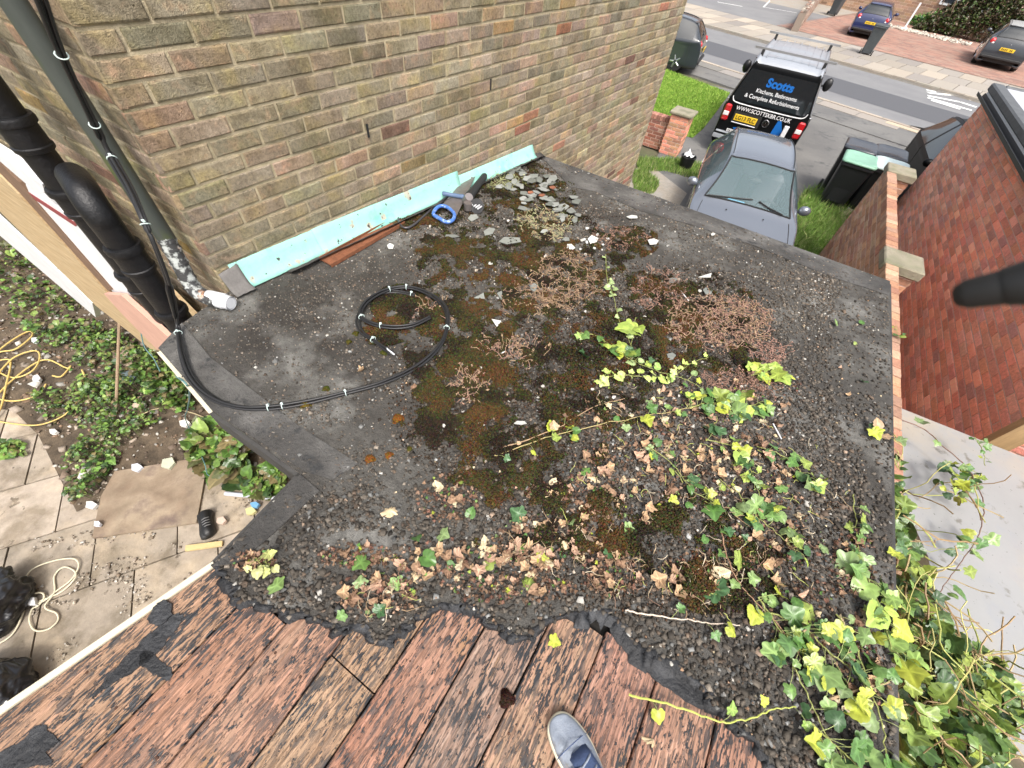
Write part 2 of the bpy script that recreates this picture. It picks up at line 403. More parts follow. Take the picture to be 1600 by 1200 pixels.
wb.prism([C0 + WD * .02 + Vector((-.06, .06, 1.2)), E2 + Vector((-.06, -.04, 1.2)), E2 + Vector((-9, .5, 1.2)), C0 + Vector((-9, .06, 1.2))], (0, 0, .02), 1)
under(wb.build('wall', [M_brickL, M_mortL]), house)
for s_, z_ in VENT:
    q = MB(); p = C0 + WD * s_ + Vector((0, 0, z_)) + WN * .002
    q.prism([p + WD * a + Vector((0, 0, b)) for a, b in ((-.006, -.034), (.006, -.034), (.006, .034), (-.006, .034))], WN * .004)
    under(q.build('weep_vent', M_rubber), house)
# turquoise flashing: three lapped painted pieces along the roof/wall corner
M_turq = mat('turquoise paint', (.3, .6, .5), .8, var=.12, vs=14, bump=.35, bs=30, blotch=[((.2, .5, .42), 5, .6, .06), ((.4, .38, .3), 11, .65, .02), ((.035, .035, .035), 22, .66, .012)])
M_felt0 = mat('felt upstand', (.06, .055, .05), .85, var=.4, vs=20, bump=.8, bs=70)
M_lead = mat('weathered lead', (.16, .15, .14), .7, var=.3, vs=15, bump=.5, bs=40)
def flash(s0, s1, h0, h1, off, name, m=None, foot=.03, seg=26):
    q = MB(); vs = []
    for i in range(seg + 1):
        t = i / seg; s = s0 + (s1 - s0) * t; y_ = C0.y + WD.y * s; base = rz(y_) + .006
        hh = (h0 + (h1 - h0) * t) * (1 + rnd.uniform(-.006, .006)); f = foot * rnd.uniform(.9, 1.05)
        p = C0 + WD * s
        for d, hz in ((.003 + off, hh), (.008 + off, hh - .004), (.018 + off, hh * .72), (.032 + off, hh * .42), (.052 + off, hh * .16), (.056 + f * .5 + off, .004 + off)):
            vs.append(Vector((p.x, p.y, base + hz + rnd.uniform(-.001, .001))) + WN * (d + rnd.uniform(-.0012, .0012)))
    k = 6; fs = [[i * k + j, (i + 1) * k + j, (i + 1) * k + j + 1, i * k + j + 1] for i in range(seg) for j in range(k - 1)]
    q.add(vs, fs); o = q.build(name, m or M_turq, smooth=True); md = o.modifiers.new('s', 'SOLIDIFY'); md.thickness = .003; md.offset = -1
    return under(o, house)
flash(.06, .56, .125, .13, .0, 'flashing')
flash(.54, 1.78, .135, .132, .004, 'flashing')
flash(1.72, 2.8, .09, .092, 0, 'flashing')
flash(-.0, .1, .10, .12, .006, 'flashing', M_lead, foot=.08, seg=6)['label'] = 'bare grey lead corner piece of the flashing'
flash(.3, 2.9, .014, .014, .03, 'flashing_skirt', M_felt0, foot=.09, seg=50)

# ================================================================ GARAGE
garage = empty('garage', (0, 2, G), label='flat roofed garage with stripped boards and weathered black felt roof', cat='garage')
M_felt = mat('roof felt', (.036, .031, .026), .88, var=.45, vs=30, bump=1.0, bs=120, col2=(.095, .09, .08), c2s=1.6, c2t=.5, c2w=.14,
             blotch=[((.17, .165, .15), 2.6, .6, .08), ((.045, .04, .035), 5, .64, .06)])
M_feltG = mat('worn smooth felt', (.055, .052, .048), .85, var=.4, vs=14, bump=1.0, bs=90, col2=(.125, .12, .112), c2s=3.2, c2t=.52, c2w=.12,
              blotch=[((.04, .04, .04), 18, .62, .05)])
RAG = [(330, 885), (345, 900), (358, 922), (370, 940), (395, 948), (425, 952), (455, 962), (480, 964), (505, 975), (525, 990), (540, 982), (560, 984), (578, 1000), (604, 1004),
       (622, 992), (645, 972), (670, 958), (700, 948), (722, 946), (742, 958), (760, 975), (785, 988), (812, 998), (836, 990), (858, 972), (880, 964), (915, 962),
       (945, 958), (962, 968), (980, 990), (1000, 1012), (1030, 1030), (1062, 1046), (1090, 1070), (1112, 1096), (1138, 1128), (1165, 1150), (1192, 1180), (1215, 1215), (1250, 1270)]
ragw = [rp(*p) for p in RAG]
rag2 = []
for i, p in enumerate(catmull(ragw, 6)):
    jg = .011 * math.sin(i * .9) * math.sin(i * .23 + 2) + .007 * math.sin(i * 2.1 + 1) * math.sin(i * .13)
    rag2.append(p + Vector((jg + rnd.uniform(-.003, .003), jg * .8 + rnd.uniform(-.003, .003), 0)))
outl = [rp(838, 240), rp(1390, 440)]
RE = Vector((1.04, -1.6, 0)); RE.z = rz(RE.y)
outl += [RE, Vector((.75, -1.6, rz(-1.6)))]
left = [rp(470, 740), rp(330, 640), rp(248, 545), rp(285, 505), rp(355, 457)]
felt_poly = outl + rag2[::-1] + left
def fix(p, l=0): return Vector((p.x, p.y, rz(p.y, l)))
q = MB(); q.prism([fix(p, -.012) for p in felt_poly], (0, 0, .012))
felt = under(q.build('roof_felt', M_felt), garage)
FP2 = [(p.x, p.y) for p in felt_poly]
# smoother, greyer bands of felt along the edges
def lay(name, pts, lift, m, th=.004, wob=0.0):
    q = MB(); P = [rp(*p) if len(p) == 2 else Vector(p) for p in pts]
    q.prism([fix(p, lift - th) + Vector((rnd.uniform(-wob, wob), rnd.uniform(-wob, wob), 0)) for p in P], (0, 0, th)); return under(q.build(name, m), garage)
lay('edge_strip', [(838, 240), (1390, 440), (1388, 462), (1290, 430), (1180, 385), (1080, 352), (1000, 330), (930, 300), (890, 292), (862, 262)], .005, M_feltG)['label'] = 'smooth grey felt strip along the front edge'
0 and lay('edge_strip', [(1388, 455), (1393, 700), (1396, 1000), (1397, 1200), (1376, 1200), (1374, 1000), (1372, 700), (1370, 457)], .0055, M_feltG)
lay('edge_strip', [(248, 545), (285, 505), (330, 560), (470, 668), (560, 725), (520, 750), (478, 738), (330, 640)], .005, M_feltG)['label'] = 'raised grey felt kerb at the rear corner'
lay('edge_strip', [(470, 742), (500, 768), (410, 850), (372, 880), (332, 886)], .0062, M_feltG)['label'] = 'bare grey felt strip beside the yard'
# bitumen bead along the torn edge
q = MB(); vs = []; path = rag2
for i, p in enumerate(path):
    a = path[max(0, i - 1)]; b = path[min(len(path) - 1, i + 1)]; d = (b - a); d.z = 0; d.normalize(); n = Vector((d.y, -d.x, 0))
    w1 = .002 + .016 * abs(math.sin(i * .13) * math.sin(i * .37 + 1)) + .003 * rnd.random(); w2 = .004 + .012 * abs(math.sin(i * .21))
    if 150 < i < 200: w1 += .05 * math.sin((i - 150) / 50 * PI) * (.7 + .3 * math.sin(i * .7))
    w1 = min(w1, .055)
    for k, (w, h) in enumerate(((-w2, .002), (-w2 * .4, .005), (w1 * .3, .002), (w1, -.0095))):
        vs.append(fix(p, h + rnd.uniform(-.001, .0012)) + n * w)
q.add(vs, [[i * 4 + k, i * 4 + k + 1, i * 4 + k + 5, i * 4 + k + 4] for i in range(len(path) - 1) for k in range(3)])
under(q.build('bitumen_bead', M_tar, smooth=True), garage)
# boards
def woodmat(name, base, alt, seed, dens=.52, along='y'):
    m = bpy.data.materials.new(name); m.use_nodes = True; t = m.node_tree; N = t.nodes; L = t.links; b = N['Principled BSDF']
    tc = N.new('ShaderNodeTexCoord')
    def ns(sx, sy, sz=1, det=5, rg=.6, w=0.0):
        mp = N.new('ShaderNodeMapping'); mp.inputs['Scale'].default_value = (sx, sy, sz); mp.inputs['Location'].default_value = (seed * 3.1, seed * 1.7, seed)
        mp.inputs['Rotation'].default_value = (0, 0, w); L.new(tc.outputs['Object'], mp.inputs[0])
        n = N.new('ShaderNodeTexNoise'); n.inputs['Scale'].default_value = 1; n.inputs['Detail'].default_value = det; n.inputs['Roughness'].default_value = rg
        L.new(mp.outputs[0], n.inputs['Vector']); return n.outputs[0]
    def mr(x, a, c): n = N.new('ShaderNodeMapRange'); n.inputs[1].default_value = a; n.inputs[2].default_value = c; L.new(x, n.inputs[0]); return n.outputs[0]
    def mx(f, a, c):
        n = N.new('ShaderNodeMix'); n.data_type = 'RGBA'; L.new(f, n.inputs[0])
        for s_, x in ((6, a), (7, c)):
            if isinstance(x, tuple): n.inputs[s_].default_value = (*x, 1)
            else: L.new(x, n.inputs[s_])
        return n.outputs[2]
    def mul(a, c, op='MULTIPLY'):
        n = N.new('ShaderNodeMath'); n.operation = op
        for i, x in enumerate((a, c)):
            if isinstance(x, (int, float)): n.inputs[i].default_value = x
            else: L.new(x, n.inputs[i])
        return n.outputs[0]
    base = (base[0] * .8, base[1] * .83, base[2] * .83); alt = (alt[0] * .8, alt[1] * .83, alt[2] * .83); c = mx(mr(ns(9, 2.2), .35, .65), base, alt)
    c = mx(mul(mr(ns(230, 9, det=3), .5, .6), .75), c, tuple(x * .42 for x in base))
    c = mx(mr(ns(5, 3), .62, .74), c, tuple(x * .9 for x in (.3, .17, .08)))
    patch = mr(ns(16, 6, w=.3, det=3), dens - .17, dens + .12)
    streak = mr(ns(165, 27, w=.22, det=3, rg=.55), .5, .54)
    spots = mr(ns(95, 36, w=.2, det=4, rg=.7), .585, .61)
    c = mx(mul(mr(ns(150, 13, w=.12, det=3), .56, .64), .75), c, tuple(min(1, x * 1.5 + .03) for x in base))
    f = mul(mul(patch, streak), spots, 'MAXIMUM')
    c = mx(f, c, (.018, .019, .021)); L.new(c, b.inputs['Base Color'])
    rr = N.new('ShaderNodeMapRange'); rr.inputs[3].default_value = .85; rr.inputs[4].default_value = .4; L.new(f, rr.inputs[0]); L.new(rr.outputs[0], b.inputs['Roughness'])
    bp = N.new('ShaderNodeBump'); bp.inputs['Strength'].default_value = .8; bp.inputs['Distance'].default_value = .004
    h = mul(ns(190, 7, det=3), mul(f, .8), 'ADD'); L.new(h, bp.inputs['Height']); L.new(bp.outputs[0], b.inputs['Normal']); return m
M_rustn = mat('rusty nail', (.08, .04, .025), .6, metal=.5)
EDG = [((330, 885), (0, 1112)), ((366, 948), (132, 1188)), ((447, 969), (261, 1191)), ((542, 985), (422, 1150)), ((668, 959), (539, 1150)), ((756, 981), (659, 1150)),
       ((857, 977), (771, 1150)), ((959, 962), (891, 1131)), ((1045, 1012), (1000, 1147)), ((1148, 1012), (1118, 1147)), ((1245, 1012), (1232, 1147))]
LN = []
for a, b in EDG:
    A_, B_ = rp(*a), rp(*b); m_ = (B_.x - A_.x) / (B_.y - A_.y); LN.append((A_.x - m_ * A_.y, m_))
def ex(k, y): return LN[k][0] + LN[k][1] * y
bases = [((.35, .185, .11), (.39, .24, .15)), ((.36, .175, .105), (.4, .225, .15)), ((.365, .18, .115), (.41, .24, .16)), ((.35, .2, .115), (.4, .255, .16)), ((.355, .165, .105), (.4, .22, .15)),
         ((.29, .19, .14), (.36, .215, .155)), ((.38, .2, .13), (.39, .25, .16)), ((.36, .18, .125), (.39, .215, .15)), ((.38, .21, .14), (.36, .18, .12)), ((.36, .18, .12), (.4, .215, .145))]
for k in range(len(LN) - 1):
    m = woodmat('board wood %d' % k, bases[k][0], bases[k][1], k + 1, dens=[.44, .46, .45, .42, .45, .47, .48, .49, .47, .47][k])
    top = [-.14, -.14, .15, .3, .34, .36, .36, .38, .4, .4][k]
    cuts = [(-1.6, top)] if k != 3 else [(-1.6, rp(550, 1056).y), (rp(550, 1056).y + .004, top)]
    for y0, y1 in cuts:
        q = MB(); nseg = 10; vs = []; dz = rnd.uniform(-.0015, .0015)
        g = .0025
        for i in range(nseg + 1):
            y_ = y0 + (y1 - y0) * i / nseg; xl, xr = ex(k, y_) + g, ex(k + 1, y_) - g
            for x_, l_ in ((xl, -.04), (xl, -.0155), (xl + .003, -.0125), (xr - .003, -.0125), (xr, -.0155), (xr, -.04)): vs.append((x_, y_, rz(y_, l_ + dz)))
        fs = [[i * 6 + j, i * 6 + j + 1, i * 6 + j + 7, i * 6 + j + 6] for i in range(nseg) for j in range(5)]
        fs += [[0, 1, 2, 3, 4, 5], [nseg * 6 + j for j in range(5, -1, -1)]]
        q.add(vs, fs); bo = under(q.build('roof_board', m), garage)
        for yn in (y0 + .12, (y0 + y1) / 2 + .1, y1 - .35):
            for fx in (.2, .8):
                xx = ex(k, yn) + (ex(k + 1, yn) - ex(k, yn)) * fx; q = MB(); q.lathe([(.0035, -.001), (.0042, 0), (.003, .0012)], (0, 0, 0), 8); nl = q.build('nail', M_rustn, bo); nl.location = Vector((xx, yn, rz(yn, -.0122))) - Vector(garage.location) * 0
def tarpatch(pts, th=.003):
    c_ = catmull([rp(*p, -.0118) for p in pts], 5, True); P = [fix(p + Vector((rnd.uniform(-.004, .004), rnd.uniform(-.004, .004), 0)), -.0128) for p in c_]
    q = MB(); q.prism(P, (0, 0, th)); cc = sum(P, Vector()) / len(P); under(q.build('bitumen_patch', M_tar), garage)
tarpatch([(233, 972), (245, 945), (262, 938), (270, 950), (266, 964), (250, 976)], .008)
tarpatch([(282, 960), (286, 968), (245, 1020), (205, 1052), (172, 1070), (150, 1090), (146, 1084), (166, 1060), (215, 1008), (262, 966)])
tarpatch([(225, 1016), (250, 1028), (266, 1044), (270, 1056), (258, 1064), (240, 1050), (222, 1042)])
tarpatch([(-30, 1196), (0, 1176), (32, 1158), (56, 1134), (76, 1140), (92, 1160), (70, 1176), (84, 1192), (40, 1200), (10, 1222)])
tarpatch([(1000, 1020), (1040, 1030), (1070, 1062), (1110, 1095), (1100, 1112), (1062, 1090), (1030, 1068), (1006, 1044)])
# near-black sheet colouring in the shade under the boards, white fascia and yard side eaves
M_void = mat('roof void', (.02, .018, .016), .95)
q = MB(); q.prism([fix(Vector(p), -.075) for p in ((-.9, -1.6, 0), (1.1, -1.6, 0), (1.1, .6, 0), (-.85, .5, 0))], (0, 0, .03)); under(q.build('void_shade', M_void), garage)
M_cream = mat('cream painted timber', (.62, .56, .42), .6, var=.2, vs=10, blotch=[((.2, .16, .1), 14, .7, .03)])
M_wood = mat('bare timber', (.42, .28, .14), .8, var=.25, vs=6, sc=(6, 6, 1), bump=.2, bs=30)
M_fascia = mat('dark fascia', (.05, .048, .045), .8, var=.4, vs=12, bump=.5, bs=40)
def edgebox(name, a, b, off, th, z0, z1, m):
    a, b = fix(a), fix(b); d = (b - a); d.z = 0; d.normalize(); n = Vector((d.y, -d.x, 0))
    q = MB(); P = [a + n * off, b + n * off, b + n * (off + th), a + n * (off + th)]
    v0 = [Vector((p.x, p.y, rz(p.y, z0))) for p in P]; v1 = [Vector((p.x, p.y, rz(p.y, z1))) for p in P]
    q.add(v0 + v1, [[3, 2, 1, 0], [4, 5, 6, 7]] + [[i, (i + 1) % 4, (i + 1) % 4 + 4, i + 4] for i in range(4)])
    return under(q.build(name, m), garage)
cl = [Vector((ex(0, y_), y_, 0)) for y_ in (-.15, -1.6)]
edgebox('fascia_board', cl[0], cl[1], -.001, .018, -.12, -.008, M_cream)
edgebox('fascia_board', rp(470, 740), rp(330, 885), .0, .02, -.13, -.013, M_fascia)
edgebox('fascia_board', rp(248, 545), rp(330, 640), -.0, .015, -.1, -.013, M_cream)
edgebox('fascia_board', rp(330, 640), rp(470, 740), -.0, .015, -.13, -.013, M_fascia)
edgebox('fascia_board', rp(1390, 440), rp(838, 240), 0, .02, -.16, -.013, M_fascia)
edgebox('fascia_board', RE, rp(1390, 440), 0, .02, -.16, -.013, M_fascia)
gw = MB()
palG = [(.3, .12, .08), (.34, .15, .1), (.26, .11, .08)]
brickwall(gw, (1.05, -1.5, 0), (0, 1, 0), (1, 0, 0), 0, 4.95, G, -1.7, .2285, BH, palG)
brickwall(gw, (-1.75, 3.45, 0), (1, 0, 0), (0, 1, 0), 0, 2.8, G, -1.7, .2285, BH, palG)
gw.box((-.8, -1.55, G), (1.0, 3.4, -1.62), 1)
gw.box((-1.75, .35, G), (-.8, 3.4, -1.62), 1)
under(gw.build('wall', [M_brickR, M_mortR]), garage)

# ================================================================ RED BUILDING, RIGHT
RX, RY0, RY1, RZT = 2.65, 3.66, 11.3, -1.6
red = empty('brick_outbuilding', (3.5, 7, G), label='red brick side wall with dark gutter and flat grey roof at right', cat='building')
q = MB(); brickwall(q, (RX, RY0, 0), (0, 1, 0), (-1, 0, 0), 0, RY1 - RY0, G, RZT, .2285, .0755, palR, joint=.0105)
brickwall(q, (RX, RY1, 0), (1, 0, 0), (0, 1, 0), 0, 4, G, RZT, .2285, .0755, palR)
brickwall(q, (RX, RY0, 0), (1, 0, 0), (0, -1, 0), 0.05, 4, G, RZT, .2285, .0755, palR)
q.box((RX + .02, RY0 + .05, G), (RX + 4, RY1 - .05, RZT - .01), 1)
under(q.build('wall', [M_brickR, M_mortR]), red)
M_gut = mat('black gutter', (.025, .025, .026), .5, var=.3, vs=10)
M_gfelt = mat('grey roof felt', (.42, .43, .47), .7, var=.12, vs=5)
M_gtrim = mat('grey roof trim', (.1, .105, .11), .6, var=.3, vs=8)
q = MB(); y0, y1 = RY0 - .2, RY1 + .12
prof = [(0, 0), (-.012, -.05), (-.055, -.07), (-.1, -.05), (-.112, 0), (-.104, 0), (-.094, -.045), (-.055, -.06), (-.02, -.045), (-.008, 0)]
P0 = [Vector((RX - .03 + a, y0, RZT + .07 + b)) for a, b in prof]; q.prism(P0, (0, y1 - y0, 0)); under(q.build('gutter', M_gut), red)
q = MB(); q.box((RX - .028, y0, RZT - .03), (RX - .002, y1 - .04, RZT + .1)); under(q.build('fascia_board', M_white), red)
q = MB(); q.box((RX - .05, y0, RZT + .102), (RX + .13, y1 + .03, RZT + .215), bev=.02); q.box((RX + .13, y1 - .12, RZT + .102), (RX + 4.2, y1 + .03, RZT + .213), bev=.02); under(q.build('roof_trim', M_gtrim), red)
q = MB(); q.box((RX + .128, y0, RZT + .08), (RX + 4.2, y1 - .1, RZT + .195)); under(q.build('roof', M_gfelt), red)
q = MB(); q.box((RX - .06, RY0 - .03, G), (RX + .08, RY0 + .045, RZT)); under(q.build('corner_post', M_wood), red)

# ================================================================ BOUNDARY WALL, PIERS
bw = empty('boundary_wall', (1.6, 4, G), label='orange brick boundary wall with two stone capped piers beside the garage', cat='wall')
BX0, BX1, BZ = 1.535, 1.65, -2.12
palO = [(.46, .25, .155), (.5, .29, .18), (.42, .22, .15), (.52, .34, .23), (.4, .24, .17)]
q = MB(); brickwall(q, (BX0, -1.5, 0), (0, 1, 0), (-1, 0, 0), 0, 9.7, G, BZ - .1, .2285, BH, palO)
brickwall(q, (BX1, -1.5, 0), (0, 1, 0), (1, 0, 0), 0, 9.7, G, BZ - .1, .2285, BH, palO)
q.box((BX0 + .01, -1.5, G), (BX1 - .01, 8.2, BZ - .03), 1)
y_ = -1.5
while y_ < 8.15:                         # brick-on-edge coping
    c = rnd.choice(palO + [(.45, .28, .2)]); kk = rnd.uniform(.75, 1.0); c = tuple(x * kk for x in c)
    q.box((BX0 - .004 + rnd.uniform(-.003, .003), y_, BZ - .1), (BX1 + .004 + rnd.uniform(-.003, .003), y_ + .106, BZ + rnd.uniform(-.003, .003)), 0, c, bev=.004); y_ += .1165
under(q.build('wall', [M_brickR, M_mortR]), bw)
M_cap = mat('weathered stone cap', (.3, .27, .2), .95, var=.35, vs=14, bump=1.0, bs=45, col2=(.16, .16, .1), c2s=7, c2t=.55)
for yc, xc in ((5.42, 1.70), (8.33, 1.72)):
    q = MB(); a = .16; zt = -2.2
    for p0, u_, n_ in (((xc - a, yc - a, 0), (1, 0, 0), (0, -1, 0)), ((xc - a, yc + a, 0), (1, 0, 0), (0, 1, 0)), ((xc - a, yc - a, 0), (0, 1, 0), (-1, 0, 0)), ((xc + a, yc - a, 0), (0, 1, 0), (1, 0, 0))):
        brickwall(q, p0, u_, n_, 0, 2 * a, G, zt, .2285, BH, palO)
    o = under(q.build('pier', [M_brickR, M_mortR]), bw)
    q = MB(); q.box((xc - .19, yc - .19, zt), (xc + .19, yc + .19, zt + .1), bev=.012)
    c = q.build('pier_cap', M_cap); c.parent = o

# ================================================================ TRANSLUCENT SHEET ROOF
SZ = -2.28
M_sheet = mat('milky sheet', (.33, .33, .325), .3, alpha=.86, var=.06, vs=3, bump=.08, bs=6, spec=.5, blotch=[((.42, .36, .28), 2.0, .6, .1), ((.3, .31, .33), 4.0, .62, .08), ((.2, .19, .17), 9, .66, .04), ((.1, .1, .09), 45, .69, .02)])
sh = empty('lean_to_roof', (2.3, 2.3, G), label='milky white plastic sheet roof below the ivy at right', cat='roof')
def sp(u, v, z=SZ): return gp(u, v, z)
q = MB(); P = [sp(1405, 637), sp(1412, 788), sp(1432, 830), sp(1450, 870), sp(1462, 930), sp(1490, 985), sp(1530, 1080), sp(1545, 1130), sp(1600, 1192), sp(1650, 1300), Vector((3.9, .4, SZ)), Vector((3.9, 3.45, SZ)), sp(1600, 715)]
q.prism([p - Vector((0, 0, .004)) for p in P], (0, 0, .006)); under(q.build('sheet', M_sheet), sh)
M_batten = mat('pale batten', (.6, .5, .3), .7)
def bat(a, b, w=.02, dz=-.006):
    a, b = sp(*a), sp(*b); d = (b - a).normalized(); n = Vector((-d.y, d.x, 0)) * w
    q = MB(); q.prism([a - n + Vector((0, 0, dz - .04)), b - n + Vector((0, 0, dz - .04)), b + n + Vector((0, 0, dz - .04)), a + n + Vector((0, 0, dz - .04))], (0, 0, .04)); under(q.build('batten', M_batten), sh)
bat((1448, 668), (1487, 985)); bat((1466, 674), (1600, 732), .016, -.05); bat((1505, 884), (1640, 950), .02)
q = MB(); q.box((3.7, .5, G), (3.78, .58, SZ - .06)); q.box((1.8, .9, G), (1.86, .96, SZ - .06)); q.box((1.85, 3.1, G), (1.91, 3.16, SZ - .06)); under(q.build('post', M_wood), sh)
# ================================================================ ON THE ROOF
from mathutils import noise as mn
def proj(p):
    c = CR.transposed() @ Vector(p); return 800 + FPX * c.x / -c.z, 600 - FPX * c.y / -c.z
def yp(u, v, y): r = ray(u, v); return r * (y / r.y)
def inell(u, v, E_):
    for (a, b, ra, rb) in E_:
        if ((u - a) / ra) ** 2 + ((v - b) / rb) ** 2 < 1: return True
    return False
def nz(x, y, s, o=0): return mn.noise(Vector((x * s + o, y * s - o, o * .7)))
def icloud(name, pos, size, cols, m, flat=.55, jit=.3, label=None, kind='stuff', tilt=.5, parent=None):
    n = len(pos); pos = np.array(pos); T = np.array([(x, y, z) for z in (-1, 1) for y in (-1, 1) for x in (-1, 1)], float) * .62
    V = T[None] + NR.uniform(-jit, jit, (n, 8, 3)); V *= np.array(size).reshape(n, 1, 1)
    V *= NR.uniform(.7, 1.25, (n, 1, 3)); V[:, :, 2] *= flat
    a, t, r = NR.uniform(0, 2 * PI, n), NR.normal(0, tilt, n), NR.uniform(0, 2 * PI, n)
    def rot(V, a, i, j):
        c, s = np.cos(a)[:, None], np.sin(a)[:, None]; x, y = V[:, :, i].copy(), V[:, :, j].copy()
        V[:, :, i] = c * x - s * y; V[:, :, j] = s * x + c * y
    rot(V, t, 0, 2); rot(V, a, 0, 1)
    V += pos[:, None]
    q = np.array([[0, 2, 3, 1], [4, 5, 7, 6], [0, 1, 5, 4], [1, 3, 7, 5], [3, 2, 6, 7], [2, 0, 4, 6]])
    F = (np.arange(n)[:, None, None] * 8 + q[None]).reshape(-1, 4)
    C = np.repeat(np.array(cols), 6, 0)
    o = npmesh(name, V.reshape(-1, 3), F, C, m, parent=parent)
    if label: o['label'] = label
    if kind: o['kind'] = kind
    return o
BARE = [(1110, 400, 330, 26), (900, 300, 80, 24), (1340, 560, 40, 140), (1375, 800, 22, 400), (380, 560, 150, 40), (600, 640, 90, 26), (690, 530, 60, 26), (420, 830, 40, 45),
        (640, 740, 40, 22), (610, 790, 26, 40), (450, 600, 120, 30), (330, 600, 60, 60), (520, 680, 80, 20), (500, 760, 50, 20), (1030, 350, 110, 22), (560, 850, 60, 20), (700, 700, 40, 16)]
pos, siz, col = [], [], []
k = 0
while len(pos) < 52000 and k < 200000:
    k += 1; x = rnd.uniform(-2.02, 1.12); y = rnd.uniform(-.62, 3.56)
    if not inpoly(x, y, FP2): continue
    u, v = proj((x, y, rz(y)))
    if u < -20 or u > 1640 or v > 1240: continue
    pr = .95 if v > 620 else .62
    if u < 640 and v < 760: pr *= .8
    if inell(u, v, BARE): pr *= .3
    pr *= 1 + .9 * nz(x, y, 3.5, 3) + .5 * nz(x, y, 9, 8)
    if rnd.random() > pr: continue
    s = rnd.lognormvariate(-5.0, .3) * (1.0 if v > 560 else .85)
    if u < 640 and v < 760: s *= .7
    b = .06 * rnd.lognormvariate(0, .45); w = rnd.random()
    c = (b * 1.18, b, b * .8) if w < .8 else ((b * 1.5, b * 1.1, b * .8) if w < .93 else (b * 2, b * 2, b * 1.9))
    if rnd.random() < .012: c = (.4, .38, .34)
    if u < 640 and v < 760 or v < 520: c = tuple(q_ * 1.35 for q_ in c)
    pos.append((x, y, rz(y, s * .25))); siz.append(s); col.append(c)
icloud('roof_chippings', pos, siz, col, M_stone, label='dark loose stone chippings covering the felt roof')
# dark soil and debris between the chippings
M_moss = mat('moss', (1, 1, 1), .95, attr=True, var=.5, vs=60, spec=.1)
def jc_(c): k_ = rnd.uniform(.6, 1.4); return tuple(x * k_ for x in c)
MOSS = [(760, 400, 75, 42, 1), (835, 385, 60, 35, 1), (790, 470, 85, 50, .8), (870, 350, 40, 30, .5), (640, 480, 60, 35, .7), (600, 520, 40, 22, .5), (720, 480, 50, 40, .8), (700, 620, 55, 55, .9),
        (680, 690, 45, 40, .7), (660, 660, 35, 20, .8), (760, 620, 40, 40, .6), (770, 250, 30, 12, .9), (800, 262, 45, 14, .9), (735, 300, 30, 20, .7), (790, 740, 70, 35, .75), (840, 780, 90, 26, .5), (815, 625, 25, 14, .8),
        (980, 380, 50, 26, .6), (1050, 500, 90, 50, .45), (900, 410, 80, 40, .5), (700, 385, 60, 20, .6), (820, 310, 50, 30, .7), (1110, 560, 80, 30, .5), (740, 560, 60, 30, .4), (655, 560, 20, 10, .8),
        (860, 850, 120, 30, .35), (1000, 820, 140, 60, .3), (1120, 900, 120, 60, .3), (620, 350, 50, 14, .6), (690, 340, 30, 16, .7), (800, 400, 150, 100, .34), (740, 560, 110, 100, .3), (800, 700, 150, 80, .28), (930, 560, 120, 120, .16), (1050, 480, 130, 60, .3), (830, 300, 70, 40, .5)]
pos, siz, col, gpos = [], [], [], []
for (a, b, ra, rb, d) in MOSS:
    n = int(ra * rb * PI * d * (2.4 if b > 560 else 3.0))
    for _ in range(n):
        r = math.sqrt(rnd.random()); t = rnd.uniform(0, 2 * PI); u, v = a + ra * r * math.cos(t), b + rb * r * math.sin(t)
        p = rp(u, v)
        if not inpoly(p.x, p.y, FP2): continue
        f = .8 * nz(p.x, p.y, 11, 5) + .5 * nz(p.x, p.y, 28, 2) + .46 - r * .45
        if f < 0 or rnd.random() > f * 2.2: continue
        s = rnd.uniform(.002, .0052) * (1 if b > 560 else 1.15); w = nz(p.x, p.y, 7, 12) + rnd.uniform(-.25, .25)
        c = (.078, .045, .018) if w > .3 else ((.052, .038, .016) if w > .1 else ((.045, .046, .016) if w > -.12 else (.026, .02, .013)))
        if rnd.random() < .22: continue
        c = tuple(q_ * rnd.uniform(.6, 1.35) for q_ in c)
        pos.append((p.x, p.y, rz(p.y, .002 + min(f, .6) * .03 * (.4 + .6 * rnd.random())))); siz.append(s); col.append(c)
for _ in range(14000):              # dark silt between the plants
    a, b, ra, rb = rnd.choice([(820, 420, 190, 130), (760, 620, 160, 140), (1050, 500, 170, 90), (1050, 820, 280, 150), (900, 620, 200, 120)]); r = math.sqrt(rnd.random()); t = rnd.uniform(0, 2 * PI); u, v = a + ra * r * math.cos(t), b + rb * r * math.sin(t)
    if not inell(u, v, [(a, b, ra, rb)]): continue
    p = rp(u, v)
    if not inpoly(p.x, p.y, FP2): continue
    c = jc_((.032, .022, .014)) if rnd.random() < .7 else jc_((.09, .05, .03)); pos.append((p.x, p.y, rz(p.y, .003 + .005 * rnd.random()))); siz.append(rnd.uniform(.0016, .0045)); col.append(c)
print('moss', len(pos))
icloud('roof_moss', pos, siz, col, M_moss, flat=1.0, label='brown and olive moss spreading over the roof chippings')
cush = [(478, 633, .02, 1), (622, 655, .022, 2), (640, 702, .01, 0), (578, 718, .018, 2), (608, 712, .014, 2), (556, 522, .014, 0), (600, 552, .016, 0), (625, 460, .015, 2), (545, 535, .012, 0), (510, 608, .013, 0), (792, 1092, .02, 3)]
cl_ = ['small round orange-brown moss cushion beside the cable clips', 'orange moss cushion alone right of the cable bend', 'tiny moss cushion near the torn slab joint at left', 'moss cushion pair, left one', 'moss cushion pair, right one',
       'olive moss cushion left of the cable coil', 'olive moss cushion under the cable end', 'rusty moss cushion above the cable coil', 'olive moss cushion at the coil\'s left edge', 'small olive moss cushion above the long cable', 'dark round moss clump fallen on the bare boards']
